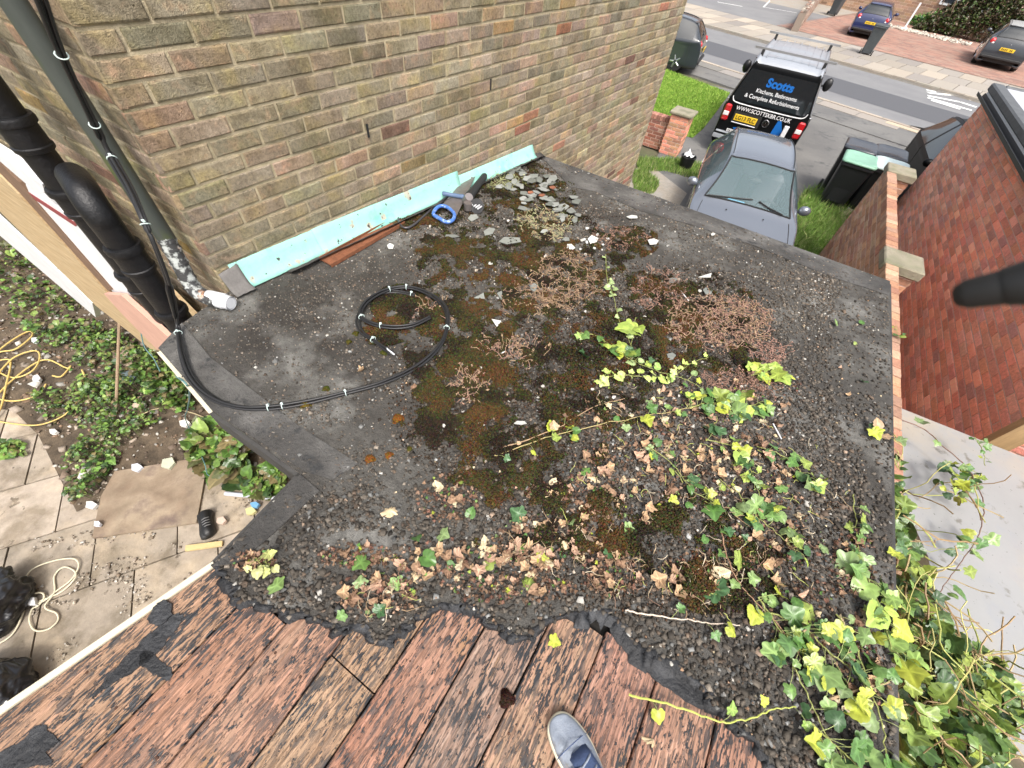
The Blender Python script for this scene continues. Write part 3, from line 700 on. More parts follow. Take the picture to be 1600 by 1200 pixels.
for (u, v, r, w), lb in zip(cush, cl_):
    p = rp(u, v); P_, S_, C_ = [], [], []
    for _ in range(420):
        a = rnd.uniform(0, 2 * PI); rr = r * math.sqrt(rnd.random()) * (1 + .25 * math.sin(3 * a + u)); h = math.sqrt(max(0, 1 - min(1, (rr / r)) ** 2)) * r * .75
        P_.append((rr * math.cos(a), rr * math.sin(a), h)); S_.append(rnd.uniform(.0018, .0034))
        c = [(.06, .06, .012), (.1, .075, .015), (.15, .065, .014), (.03, .014, .01)][w]; C_.append(tuple(x * rnd.uniform(.5, 1.4) for x in c))
    o = icloud('moss_cushion', P_, S_, C_, M_moss, flat=1, kind=None); o.location = (p.x, p.y, rz(p.y, -.012 if v > 1050 else 0)); tag(o, label=lb, cat='moss', group='moss cushions on the roof')
# ---------------------------------------------------------------- leaf shapes
IVY = [(0, .02), (.2, -.12), (.46, -.08), (.5, .14), (.68, .38), (.46, .5), (.3, .66), (0, 1.0), (-.3, .66), (-.46, .5), (-.68, .38), (-.5, .14), (-.46, -.08), (-.2, -.12)]
HEART = [(0, .02), (.26, -.12), (.48, .06), (.52, .32), (.4, .58), (.2, .8), (0, 1.0), (-.2, .8), (-.4, .58), (-.52, .32), (-.48, .06), (-.26, -.12)]
def leafgeo(shape, fold=.25, curl=.2, crump=0.0, seed=0):
    r = random.Random(seed); O = []
    for i in range(len(shape)):
        a, b = shape[i], shape[(i + 1) % len(shape)]; O.append(a); m_ = ((a[0] + b[0]) / 2, (a[1] + b[1]) / 2); d_ = math.hypot(m_[0], m_[1] - .35) + 1e-6; O.append((m_[0] * (1 + .05 / d_), .35 + (m_[1] - .35) * (1 + .05 / d_)))
    n = len(O); vs = []
    for x, y in O:
        rr = math.hypot(x, y - .4); z = abs(x) * fold + curl * (rr ** 2) * -1 + r.uniform(-crump, crump)
        vs.append((x * (1 + r.uniform(-.08, .08)), y, z))
    mid = []
    for x, y in O:                        # inner ring
        xx, yy = x * .5, .35 + (y - .35) * .5; rr = math.hypot(xx, yy - .4)
        mid.append((xx, yy, abs(xx) * fold - curl * rr ** 2 + r.uniform(-crump, crump) * .7))
    vs += mid; vs.append((0, .35, r.uniform(-crump, crump)))
    fs = [(i, (i + 1) % n, n + (i + 1) % n) for i in range(n)] + [(i, n + (i + 1) % n, n + i) for i in range(n)] + [(n + i, n + (i + 1) % n, 2 * n) for i in range(n)]
    sh_ = [1.0 if r.random() < 1 else 1 for _ in range(n)] + [.86] * n + [1.5]
    for i in range(n):
        if shape is IVY and i in (4, 8, 14, 20, 24): sh_[n + i] = 1.5; sh_[i] = 1.2
        elif shape is IVY: sh_[n + i] = .92 if i % 2 else .8
        if shape is HEART and i == 12: sh_[n + i] = 1.5
    return np.array(vs), np.array(fs), np.array(sh_)
LT = [leafgeo(IVY, .25, .35, .03, 1), leafgeo(IVY, -.2, -.3, .04, 2), leafgeo(HEART, .3, .3, .03, 3), leafgeo(HEART, -.15, .5, .05, 4), leafgeo(IVY, .5, .1, .05, 5)]
DT = [leafgeo(IVY, .6, -.5, .14, 11), leafgeo(IVY, -.5, .6, .16, 12), leafgeo(HEART, .9, .3, .15, 13), leafgeo(HEART, -.8, -.6, .16, 14), leafgeo(IVY, .2, .9, .2, 15), leafgeo(IVY, 1.0, -.2, .12, 16)]
def leafcloud(items, m, name, parent=None, T=LT):
    """items: (pos, size, yaw, pitch, roll, colour, template index)"""
    VV, FF, CC = [], [], []; b = 0
    for (p, s, ya, pi_, ro, c, ti) in items:
        v, f, sh_ = T[ti % len(T)]
        R = np.array(Matrix.Rotation(ya, 3, 'Z') @ Matrix.Rotation(pi_, 3, 'X') @ Matrix.Rotation(ro, 3, 'Y'))
        VV.append((v * s) @ R.T + np.array(p)); FF.append(f + b); b += len(v); CC.append(np.clip(np.array(c)[None] * sh_[:, None], 0, 1))
    o = npmesh(name, np.concatenate(VV), np.concatenate(FF), np.concatenate(CC), m, smooth=True, parent=parent)
    return o
GRN = [(.11, .2, .05), (.17, .26, .08), (.075, .16, .035), (.22, .28, .06), (.05, .11, .04), (.18, .25, .1), (.34, .38, .05), (.085, .17, .05)]
DRY = [(.4, .27, .16), (.5, .39, .24), (.27, .17, .105), (.56, .47, .31), (.2, .12, .075), (.4, .26, .18)]
def jc(c, a=.8, b=1.2): k_ = rnd.uniform(a, b); return tuple(min(1, x * k_) for x in c)
# ---------------------------------------------------------------- single leaves lying on the roof
def mk_leafmesh(T, c, m, nm, s):
    v, f, sh_ = T; me_o = leafcloud([((0, 0, 0), s, 0, 0, 0, c, 0)], m, nm, T=[T]); return me_o
dry_src = [(mk_leafmesh(DT[i % 6], DRY[i % 6], M_dry, 'dry_leaf', 1.0)) for i in range(12)]
grn_src = [(mk_leafmesh(LT[i % 5], GRN[i % 8], M_leaf, 'ivy_leaf', 1.0)) for i in range(14)]
def place_leaf(src, u, v, s, label, group, lift=.008):
    o = src.copy(); COL.objects.link(o); p = rp(u, v)
    ll = lift + (-.012 if False else 0)
    o.location = (p.x, p.y, rz(p.y, ll + s * .12)); o.rotation_euler = (rnd.gauss(0, .3), rnd.gauss(0, .3), rnd.uniform(0, 2 * PI)); o.scale = (s, s * rnd.uniform(.8, 1.1), s)
    tag(o, label=label, cat='leaf', group=group); return o
DN = ['tan lobed', 'pale tan curled', 'dusky folded', 'cream crumpled', 'dark rust crinkled', 'pinkish rolled', 'golden tan lobed', 'pale buff curled', 'grey brown folded', 'straw crumpled', 'chestnut crinkled', 'rosy brown rolled']
HN = ['big leaf pile along the torn edge', 'leaf pile below the centre', 'litter patch above the left board joint', 'thin line of leaves left of the pile', 'leaf trail running down the centre', 'sparse moss patch in the middle', 'bare grey stretch left of the moss',
      'litter under the long ivy runner', 'litter below the thick ivy cluster', 'litter among the curling ivy strands', 'litter right of the ivy strands', 'litter by the broad brown leaf', 'litter above the felt tongue', 'litter around the bright ivy strand', 'litter by the broad yellow ivy tuft',
      'lower left corner of the felt', 'litter at the top of the ivy bunch', 'litter under the lower right ivy', 'right roof edge', 'fringe of the torn felt']
def inroof(u, v): p = rp(u, v); return inpoly(p.x, p.y, FP2)
DRYH = [(740, 880, 120, 32, 58), (850, 850, 60, 40, 24), (590, 930, 50, 28, 12), (560, 870, 50, 16, 5), (930, 800, 40, 90, 34), (860, 770, 30, 14, 4), (700, 780, 40, 30, 5), (1000, 740, 90, 70, 36), (1080, 700, 90, 70, 38),
        (1170, 720, 70, 70, 30), (1210, 830, 60, 60, 22), (1100, 900, 60, 30, 12), (960, 900, 40, 30, 9), (1000, 640, 110, 40, 14), (1180, 620, 60, 40, 9), (400, 880, 26, 14, 4), (1290, 960, 80, 50, 14), (1330, 1050, 50, 60, 10), (1330, 880, 30, 40, 4), (800, 920, 80, 20, 8)]
for (a, b, ra, rb, n) in DRYH:
    for _ in range(n):
        r = math.sqrt(rnd.random()); t = rnd.uniform(0, 2 * PI); u, v = a + ra * r * math.cos(t), b + rb * r * math.sin(t)
        if not inroof(u, v): continue
        if v > 950 and 520 < u < 1100: continue
        i_ = rnd.randrange(12); sz_ = rnd.uniform(.017, .037); hx = 'left' if u < a - ra * .25 else ('right' if u > a + ra * .25 else 'middle'); hy = 'near' if v > b else 'far'
        place_leaf(dry_src[i_], u, v, sz_, '%s %s leaf, %s %s, %s' % ('small' if sz_ < .024 else ('medium' if sz_ < .031 else 'large'), DN[i_], hy, hx, HN[DRYH.index((a, b, ra, rb, n))]), 'dead leaves on the roof')
for (u, v, s, lb) in [(618, 795, .05, 'large tan dead leaf alone on the grey felt left of centre'), (866, 769, .05, 'pale tan crinkled leaf on moss in the middle of the roof'), (683, 770, .045, 'pale torn leaf right of the tan pair'),
                      (1118, 906, .065, 'broad brown leaf curled over the dark green leaf'), (569, 580, .03, 'small tan leaf above the long black cable'), (738, 541, .028, 'small peach leaf right of the cable coil'),
                      (1022, 910, .045, 'reddish brown rolled leaf near the pale twig'), (1213, 915, .04, 'tan rolled leaf at the right of the roof'), (856, 543, .03, 'pale peach leaf between dry sedum and ivy'), (1020, 1162, .05, 'tan leaf fallen on the bare boards'),
                      (1312, 578, .02, 'tiny cream leaf near the right roof edge'), (1325, 620, .02, 'tiny rust leaf near the right roof edge'), (650, 607, .026, 'small curled leaf against the black cable')]:
    place_leaf(rnd.choice(dry_src), u, v, s, lb, None, lift=.006 if v < 1100 else -.006)
GRNL = [(573, 876, .05), (430, 914, .042), (661, 870, .055), (772, 882, .055), (815, 810, .05), (688, 836, .045), (850, 870, .04), (901, 689, .035), (916, 742, .035), (985, 825, .04), (1101, 841, .03), (1151, 730, .045), (1110, 675, .055),
        (1185, 795, .035), (1226, 838, .04), (1272, 757, .045), (1219, 592, .06), (1148, 798, .035), (733, 810, .036), (820, 918, .05), (590, 960, .036), (565, 918, .035), (1055, 783, .035), (1200, 715, .04), (1240, 720, .04),
        (1305, 508, .04), (1343, 508, .032), (1336, 540, .026), (1348, 600, .034), (1012, 629, .034), (860, 1000, .04), (1040, 820, .03), (1190, 640, .04), (1225, 720, .034), (1075, 795, .03), (1130, 760, .034), (945, 870, .03), (890, 815, .03), (1216, 1000, .035), (700, 885, .03),
        (1220, 770, .04), (1010, 700, .034), (960, 660, .03), (1050, 735, .034), (1165, 845, .026), (1280, 860, .03), (1395, 870, .04), (650, 840, .035), (540, 960, .03), (620, 905, .04)]
for i, (u, v, s) in enumerate(GRNL):
    lb = '%s %s ivy leaf lying on the %s %s chippings' % ('small' if s < .034 else ('medium' if s < .045 else 'broad'), ['green', 'mid green', 'dark green', 'yellowish', 'deep green', 'pale green', 'lime', 'plain green'][i % 8], 'far' if v < 720 else ('middle' if v < 850 else 'near'), 'left' if u < 700 else ('centre' if u < 1050 else 'right'))
    place_leaf(grn_src[i % 8], u, v, s, lb, 'green leaves on the roof', lift=.01 if v < 985 else -.004)
place_leaf(grn_src[4], 912, 560, .06, 'dark glossy green leaf alone left of the ivy strand', None).rotation_euler = (.9, .2, 2.4)
place_leaf(grn_src[4], 1122, 934, .075, 'large dark green ivy leaf beside the broad brown leaf', None)
place_leaf(grn_src[6], 1216, 1001, .04, 'yellow leaf with brown spot near the ivy mass', None)
for o in dry_src + grn_src: bpy.data.objects.remove(o)
lit = []
for _ in range(3600):                    # crumbs of leaf litter too small to count
    h = rnd.choice(DRYH); r = math.sqrt(rnd.random()) * 1.25; t = rnd.uniform(0, 2 * PI); u, v = h[0] + h[2] * r * math.cos(t), h[1] + h[3] * r * math.sin(t)
    if not inroof(u, v): continue
    p = rp(u, v); c = jc(rnd.choice(DRY[2:3] + DRY[4:] + [(.2, .1, .07), (.14, .08, .05), (.1, .06, .04)]), .5, 1.1)
    if rnd.random() < .12: c = jc(rnd.choice(GRN))
    lit.append(((p.x, p.y, rz(p.y, rnd.uniform(.004, .016))), rnd.uniform(.004, .014), rnd.uniform(0, 6.3), rnd.gauss(0, .6), rnd.gauss(0, .6), c, rnd.randrange(6)))
for _ in range(700):
    u, v = rnd.uniform(600, 1380), rnd.uniform(300, 1150)
    if not inroof(u, v): continue
    p = rp(u, v); lit.append(((p.x, p.y, rz(p.y, .008)), rnd.uniform(.003, .009), rnd.uniform(0, 6.3), rnd.gauss(0, .6), rnd.gauss(0, .6), jc(rnd.choice(DRY + [(.6, .56, .48)])), rnd.randrange(6)))
o = leafcloud(lit, M_dry, 'leaf_litter', T=DT); tag(o, label='fine brown leaf crumbs scattered among the chippings', kind='stuff')
tw = MB()
for _ in range(420):
    h = rnd.choice(DRYH[7:14] + DRYH[1:3] + [(1100, 800, 200, 140, 1)] * 5); r = math.sqrt(rnd.random()) * 1.2; t = rnd.uniform(0, 2 * PI); u, v = h[0] + h[2] * r * math.cos(t), h[1] + h[3] * r * math.sin(t)
    if not inroof(u, v): continue
    p = rp(u, v); a = rnd.uniform(0, 6.3); L = rnd.uniform(.02, .07); P = []
    for k_ in range(5): P.append((p.x, p.y, rz(p.y, .01 + .01 * rnd.random()))); p = p + Vector((math.cos(a), math.sin(a), 0)) * L / 4; a += rnd.gauss(0, .5)
    tw.tube(P, [.0013, .0013, .0012, .001, .0007], 4, c=jc(rnd.choice([(.4, .3, .18), (.3, .2, .11), (.4, .42, .12), (.5, .42, .3), (.2, .12, .08)])), caps=False)
tag(tw.build('twigs', M_stem), label='thin dry stalks scattered among the leaves on the roof', kind='stuff')
# ---------------------------------------------------------------- dry sedum clumps
def sedum(u, v, ra, rb, n, c1, c2, label, hgt=.05, head=1):
    p0 = rp(u, v); root = empty('dry_sedum', (p0.x, p0.y, rz(p0.y)), label=label, cat='plant', group='withered sedum clumps on the roof'); q = MB(); hd = []; hc = []
    for _ in range(n):
        r = math.sqrt(rnd.random()); t = rnd.uniform(0, 2 * PI); p = rp(u + ra * r * math.cos(t), v + rb * r * math.sin(t))
        if not inpoly(p.x, p.y, FP2): continue
        L = hgt * rnd.uniform(.5, 1.4); d = Vector((rnd.gauss(0, 1), rnd.gauss(0, 1), rnd.uniform(.1, .9))).normalized()
        a = Vector((p.x, p.y, rz(p.y, .003))) - p0 + Vector((0, 0, p0.z - rz(p0.y))); P = [a]; seg = 4
        for k_ in range(seg):
            d = (d + Vector((rnd.gauss(0, .35), rnd.gauss(0, .35), rnd.gauss(0, .25) - .12 * k_))).normalized(); a = a + d * L / seg
            a.z = max(a.z, .004 + (rz(p.y) - rz(p0.y))); P.append(a)
        c = jc(c1 if rnd.random() < .6 else c2, .7, 1.25); q.tube(P, [.0017, .0017, .0016, .0014, .001], 4, c=c, caps=False)
        if head and rnd.random() < .8:
            for _ in range(rnd.randrange(2, 6)): hd.append(tuple(P[-1] + Vector((rnd.gauss(0, .0035), rnd.gauss(0, .0035), rnd.gauss(0, .002))))); hc.append(jc(c2 if rnd.random() < .5 else c1, .8, 1.4))
    q.build('stems', M_stem, root)
    if hd: icloud('seed_heads', hd, [rnd.uniform(.002, .0042) for _ in hd], hc, M_stem, flat=1, kind='stuff', parent=root)
tan, pink, pale, brn = (.36, .25, .15), (.31, .18, .135), (.4, .4, .22), (.22, .13, .09)
sedum(880, 440, 55, 45, 520, tan, brn, 'dense tan dried sedum clump in the middle of the roof', .055)
sedum(1120, 505, 85, 42, 800, pink, tan, 'widest pinkish dried sedum patch right of the ivy strand', .055)
sedum(1030, 455, 40, 35, 240, pink, brn, 'reddish dried sedum just right of the ivy strand top')
sedum(848, 352, 42, 26, 330, pale, tan, 'pale yellow-green sedum clump beside the slate shards', .05)
sedum(790, 285, 30, 16, 180, (.24, .26, .1), pale, 'greenish sedum tuft next to the saw and grinder', .05)
sedum(965, 372, 45, 18, 240, brn, (.3, .17, .12), 'low brown sedum patch near the front roof edge', .035)
sedum(672, 482, 30, 16, 40, tan, pink, 'few thin sedum stems lying over the cable coil', .06)
sedum(735, 603, 28, 26, 110, tan, pink, 'small tan sedum tuft on moss below the coil', .05)
sedum(800, 548, 55, 22, 130, pink, tan, 'sparse pink sedum stems between coil and ivy', .05)
sedum(1150, 600, 60, 22, 200, brn, pink, 'brown sedum patch tangled with yellow ivy', .05)
sedum(820, 470, 45, 26, 120, tan, brn, 'thin tan sedum fringe left of the dense clump', .05)
sedum(1200, 555, 30, 20, 110, pink, pink, 'pink sedum tips at the right end of the wide patch', .05)
# ---------------------------------------------------------------- slate shards
M_slate = mat('slate shard', (1, 1, 1), .6, attr=True, var=.2, vs=20, bump=.3, bs=60)
def shard(u, v, ru, rv, label, c=(.2, .21, .19), lift=.014, rot=None, n=5, grp='broken slate pieces on the roof'):
    pts = []; a0 = rnd.uniform(0, 6) if rot is None else rot
    for k_ in range(n):
        a = a0 + 2 * PI * k_ / n + rnd.uniform(-.25, .25); rr = rnd.uniform(.75, 1.1); pts.append(rp(u + ru * rr * math.cos(a), v + rv * rr * math.sin(a)))
    c0 = sum(pts, Vector()) / len(pts); c0.z = rz(c0.y, lift); q = MB(); tx, ty = rnd.gauss(0, .12), rnd.gauss(0, .12)
    q.prism([(p.x - c0.x, p.y - c0.y, (p.x - c0.x) * tx + (p.y - c0.y) * ty) for p in pts], (0, 0, .004), c=jc(c, .85, 1.2)); o = q.build('slate_shard', M_slate); o.location = c0
    tag(o, label=label, cat='slate', group=grp)
for s in [(750, 467, 13, 6, 'triangular grey slate shard left of centre'), (781, 465, 6, 9, 'small upright-looking slate chip beside the triangular shard'), (776, 508, 9, 7, 'pale grey slate chip alone below the triangular shard'),
          (766, 415, 4, 3, 'tiny white shard on the moss'), (796, 379, 20, 7, 'long grey slate shard on moss'), (764, 365, 10, 6, 'oval mossy slate piece beside the long shard'), (1019, 381, 11, 6, 'white flaky shard near the front edge'),
          (987, 342, 11, 3.5, 'thin white shard nearest the front roof edge'), (1103, 434, 13, 4, 'pointed pale shard right of the pink sedum'), (1103, 458, 9, 6, 'two-pronged glassy shard above the pink sedum'), (1050, 441, 7, 5, 'small grey shard in the red sedum'),
          (1112, 369, 4, 3, 'tiny pale chip on the front strip'), (1047, 560, 8, 7, 'grey chip hidden under the ivy crossing'), (814, 664, 11, 4, 'flat pale shard on the dark centre'), (833, 452, 8, 6, 'grey shard under the tan sedum'),
          (740, 343, 10, 5, 'grey shard right of the saw handle'), (706, 372, 12, 3, 'narrow grey shard under the saw'), (610, 388, 6, 5, 'pale chip beside the rusty channel'), (925, 378, 9, 6, 'white angular chip at the head of the ivy strand'), (890, 390, 8, 4, 'white chip left of the ivy head')]:
    shard(*s, c=(.52, .52, .48) if 'white' in s[4] or 'pale' in s[4] else (.2, .21, .19), n=3 if 'triang' in s[4] or 'pointed' in s[4] else 5, grp=None)
for _ in range(60):
    t = rnd.random(); u = 800 + 90 * t + rnd.gauss(0, 22); v = 275 + 75 * t + rnd.gauss(0, 14)
    if inroof(u, v): shard(u, v, rnd.uniform(4, 11), rnd.uniform(2.5, 5), '%s slate piece in the %s %s of the roof corner rubble heap' % (rnd.choice(['broken grey', 'thin grey', 'dark', 'pale grey']), 'upper' if t < .5 else 'lower', 'left' if u < 800 + 90 * t else 'right'), lift=rnd.uniform(.01, .035), c=rnd.choice([(.2, .21, .19), (.26, .27, .25), (.15, .16, .14)]), grp='slate rubble in the heap')
for (u, v) in ((828, 308), (862, 300), (845, 312)):
    shard(u, v, 6, 2.5, 'orange terracotta fragment in the slate rubble heap', c=(.26, .1, .055), lift=.035, grp='terracotta fragments in the heap')
for _ in range(10):
    u, v = rnd.uniform(900, 950), 380 + rnd.gauss(0, 10)
    shard(u, v, rnd.uniform(2, 4), rnd.uniform(1.3, 2.5), 'small white stone flake above the ivy head', c=(.5, .5, .47), grp='white flakes above the ivy')
for _ in range(22):
    u, v = rnd.uniform(620, 1180), rnd.uniform(330, 700); shard(u, v, rnd.uniform(2, 4), rnd.uniform(1.5, 3), 'tiny pale chip scattered over the roof', c=(.5, .47, .42), grp='pale chips scattered on the roof')
# white plastic sticks
for (a, b, lb) in [((1208, 662), (1221, 686), 'short white plastic strip on the right of the roof'), ((772, 556), (790, 549), 'short white stub lying in the pink sedum'), ((1064, 455), (1076, 470), 'thin glassy sliver above the pink sedum')]:
    q = MB(); q.tube([rp(*a, .012), rp(*b, .012)], .003, 6); tag(q.build('plastic_strip', M_white), label=lb, cat='scrap')
# ---------------------------------------------------------------- ivy strands
def ivy(path, r, nleaf, size, label, cols=GRN, c=(.28, .3, .09), lifts=(.012, .03), name='ivy_strand', on=rp, leafr=.03, heart=False, up_=.35, side=True):
    pts = catmull([on(*p) if len(p) < 3 or on is not rp else rp(p[0], p[1], p[2]) for p in path], 7)
    P = []
    for i, p in enumerate(pts): P.append(p + Vector((rnd.gauss(0, .0015), rnd.gauss(0, .0015), lifts[0] + rnd.random() * (lifts[1] - lifts[0]) * .5)))
    root = empty(name, P[0], label=label, cat='ivy'); o0 = P[0].copy()
    q = MB(); n = len(P); rr = [r * (1 - .5 * i / n) for i in range(n)]
    q.tube([p - o0 for p in P], rr, 6, c=c); items = []
    for i in range(nleaf):
        t = rnd.random() ** .9 * (n - 1); k_ = int(t); p = P[k_] - o0; d = (P[min(k_ + 1, n - 1)] - P[max(0, k_ - 1)]); a = math.atan2(d.y, d.x) + (1 if i % 2 else -1) * rnd.uniform(.5, 1.5)
        L = leafr * rnd.uniform(.4, 1.2); e = p + Vector((math.cos(a) * L, math.sin(a) * L, rnd.uniform(.2, 1) * lifts[1] * .8))
        q.tube([p, (p + e) / 2 + Vector((0, 0, .006)), e], .0009, 4, c=jc((.3, .34, .12)), caps=False)
        items.append((tuple(e), size * rnd.lognormvariate(0, .28), a - PI / 2 + rnd.gauss(0, .4), rnd.gauss(-.1, up_), rnd.gauss(0, up_), jc(rnd.choice(cols), .8, 1.15), rnd.choice((2, 3)) if heart else rnd.randrange(5)))
    q.build('stem', M_stem, root)
    if items: leafcloud(items, M_leaf, 'foliage', root)
    return root
YG = [(.33, .42, .08), (.27, .36, .07), (.4, .44, .06), (.22, .33, .08)]
ivy([(945, 402), (948, 440), (958, 470), (965, 500), (985, 545), (992, 575)], .002, 18, .026, 'straight ivy strand with small grey-green leaves running toward the front edge', [(.26, .34, .14), (.3, .38, .16)], leafr=.012, heart=True)
ivy([(992, 500), (985, 540), (975, 560)], .0018, 9, .05, 'pair of big yellow-green leaves hanging below the straight ivy strand', YG, leafr=.015, heart=True)
ivy([(900, 522), (935, 530), (975, 560), (1030, 585), (1072, 598), (1112, 622)], .0024, 26, .036, 'yellow-green ivy strand slanting right through the roof centre', YG + GRN, leafr=.03)
ivy([(925, 600), (960, 590), (1010, 592), (1050, 590), (1078, 570), (1104, 562)], .0022, 26, .03, 'bright pale ivy strand with crinkled leaves in the centre', [(.45, .52, .16), (.38, .48, .12)], leafr=.018)
ivy([(785, 702), (860, 676), (925, 640), (974, 626)], .0028, 5, .024, 'bare brown twig ending in a kink at the roof centre', DRY, c=(.36, .24, .14))
ivy([(772, 716), (850, 688), (930, 668), (1010, 652), (1090, 640), (1150, 640)], .0024, 22, .034, 'long straight ivy runner from the centre to the right leaf cluster', GRN + DRY[:2], c=(.4, .32, .14))
ivy([(1075, 640), (1110, 632), (1150, 640), (1185, 632)], .003, 34, .05, 'thick cluster of large yellow and green ivy leaves right of centre', GRN + YG, leafr=.04)
ivy([(1170, 590), (1200, 585), (1225, 600)], .0022, 16, .05, 'ivy tuft with one broad yellow-green leaf at the right', YG, leafr=.03)
ivy([(1100, 690), (1140, 700), (1165, 725), (1180, 770), (1200, 800)], .0022, 26, .036, 'ivy strand curling down through dead leaves on the right', GRN + YG, leafr=.035)
ivy([(1180, 700), (1230, 720), (1255, 748), (1280, 762)], .002, 14, .038, 'short ivy strand ending in a round leaf near the right edge', YG + GRN, leafr=.03)
ivy([(1122, 822), (1135, 880), (1160, 925), (1200, 965), (1235, 1010), (1270, 1060)], .0022, 22, .034, 'thin reddish ivy stem trailing down to the lower right leaves', GRN, c=(.34, .2, .12), leafr=.03)
ivy([(975, 955), (1010, 962), (1060, 968), (1100, 974), (1152, 978)], .0028, 3, .03, 'bare pale twig lying across the torn felt', GRN, c=(.6, .5, .4))
ivy([(980, 1086), (1030, 1098), (1085, 1115), (1130, 1128), (1170, 1122), (1205, 1108), (1240, 1104)], .0032, 4, .034, 'long yellow-green ivy stem crossing from boards to felt', YG, c=(.42, .46, .1))
ivy([(1280, 1096), (1320, 1082), (1382, 1066)], .0045, 2, .03, 'thick woody brown ivy stem at the lower right', GRN, c=(.4, .28, .16))
ivy([(1010, 700), (1050, 730), (1080, 770), (1120, 790)], .002, 16, .034, 'thin ivy strand winding through the leaf litter right of centre', GRN, leafr=.03)
ivy([(1140, 760), (1170, 800), (1215, 840), (1250, 870)], .002, 14, .032, 'thin ivy strand below the curling strand on the right', GRN + YG[:1], leafr=.03)
ivy([(1328, 775), (1332, 810), (1335, 850), (1345, 890)], .002, 16, .036, 'ivy sprig with dark leaves near the right roof edge', GRN, leafr=.025)
ivy([(1340, 880), (1360, 930), (1375, 975), (1388, 1020)], .0026, 26, .05, 'bright yellow ivy leaves along the right roof edge', YG + GRN[:2], leafr=.035)
ivy([(1200, 960), (1250, 980), (1290, 1020), (1330, 1050), (1360, 1085)], .003, 22, .046, 'leafy ivy bunch with big pale leaves at the lower right of the roof', GRN, leafr=.06)
ivy([(1180, 935), (1210, 980), (1235, 1040), (1262, 1100), (1290, 1160)], .003, 16, .042, 'leafy ivy bunch reaching the bottom right corner', GRN, leafr=.06)
ivy([(1300, 960), (1330, 1010), (1350, 1070), (1370, 1130), (1380, 1190)], .003, 15, .042, 'ivy bunch hugging the lower right roof edge', GRN + DRY[:1], leafr=.05)
ivy([(1260, 1130), (1300, 1165), (1340, 1200), (1380, 1230)], .003, 14, .042, 'ivy leaves at the very bottom right of the roof', GRN, leafr=.05)
for (u, v) in ((400, 872), (418, 880)):
    ivy([(u, v), (u + 12, v + 12)], .0015, 5, .028, 'small wilted pale ivy sprig %s of the lower left corner' % ('left' if u < 410 else 'right'), [(.5, .5, .22), (.4, .42, .15)], leafr=.02)
# ivy mass over the boundary wall and the sheet
def mass(poly, n, zr, size, label, cols, nst=60, seedl=1.0):
    cen = gp(sum(p[0] for p in poly) / len(poly), sum(p[1] for p in poly) / len(poly), (zr[0] + zr[1]) / 2)
    root = empty('ivy_bush', cen, label=label, cat='ivy'); items = []; q = MB(); W_ = scatter(poly, n); 
    for (u, v) in W_:
        zz = zr[0] + (zr[1] - zr[0]) * rnd.random() ** .7; p = gp(u, v, zz)
        items.append((tuple(p - cen), size * rnd.lognormvariate(0, .3), rnd.uniform(0, 6.3), rnd.gauss(0, .7), rnd.gauss(0, .5), jc(rnd.choice(cols), .7, 1.2), rnd.randrange(5)))
    for (u, v) in scatter(poly, nst):
        a = gp(u, v, rnd.uniform(*zr)); d = Vector((rnd.gauss(0, 1), rnd.gauss(0, 1), rnd.gauss(0, .4))).normalized(); P = [a]
        for k_ in range(6): d = (d + Vector((rnd.gauss(0, .3), rnd.gauss(0, .3), rnd.gauss(0, .2)))).normalized(); P.append(P[-1] + d * .05)
        q.tube([p - cen for p in P], [rnd.uniform(.0016, .004)] * 7, 5, c=jc(rnd.choice([(.45, .42, .14), (.4, .3, .15), (.34, .36, .1), (.3, .2, .1)])))
    q.build('stems', M_stem, root); leafcloud(items, M_leaf, 'foliage', root); return root
IG = [(.1, .18, .04), (.15, .24, .06), (.065, .12, .035), (.2, .28, .06), (.13, .2, .07), (.05, .1, .035), (.26, .32, .06)]
mass([(1402, 860), (1425, 850), (1450, 900), (1470, 960), (1500, 1000), (1540, 1050), (1550, 1110), (1570, 1160), (1600, 1240), (1402, 1260)], 700, (-2.2, -1.85), .048, 'dense tangle of ivy hanging beside the lower right roof edge', IG, 240)
mass([(1398, 700), (1412, 720), (1415, 800), (1425, 860), (1402, 870)], 60, (-2.1, -1.7), .045, 'narrow run of ivy between roof edge and white sheet', IG, 20)
mass([(1470, 720), (1520, 725), (1540, 755), (1500, 790), (1465, 760)], 46, (-2.2, -2.05), .045, 'loose ivy tuft lying on the upper part of the white sheet', YG + GRN, 8)
mass([(1500, 1000), (1560, 1030), (1600, 1100), (1600, 1160), (1560, 1120)], 60, (-2.2, -2.0), .05, 'ivy sprays straggling onto the white sheet at right', IG, 26)
def ongp(u, v): return gp(u, v, -2.15)
ivy([(1398, 655), (1440, 672), (1470, 700), (1505, 730), (1530, 780), (1528, 830), (1512, 860), (1482, 900), (1460, 935)], .004, 16, .05, 'long reddish ivy stem arching across the white sheet', GRN, c=(.2, .12, .09), on=ongp, leafr=.05)
ivy([(1350, 672), (1375, 684), (1398, 690)], .002, 6, .04, 'ivy sprig curling over the right roof edge', GRN + DRY[:1], leafr=.02)
ivy([(1520, 685), (1532, 705), (1535, 730)], .003, 7, .035, 'small ivy tip rising by the red wall corner', GRN, on=lambda u, v: gp(u, v, -2.1), leafr=.03)
ivy([(1398, 510), (1400, 530)], .002, 5, .04, 'tiny weed growing on top of the boundary wall', GRN, on=lambda u, v: gp(u, v, BZ), leafr=.03)
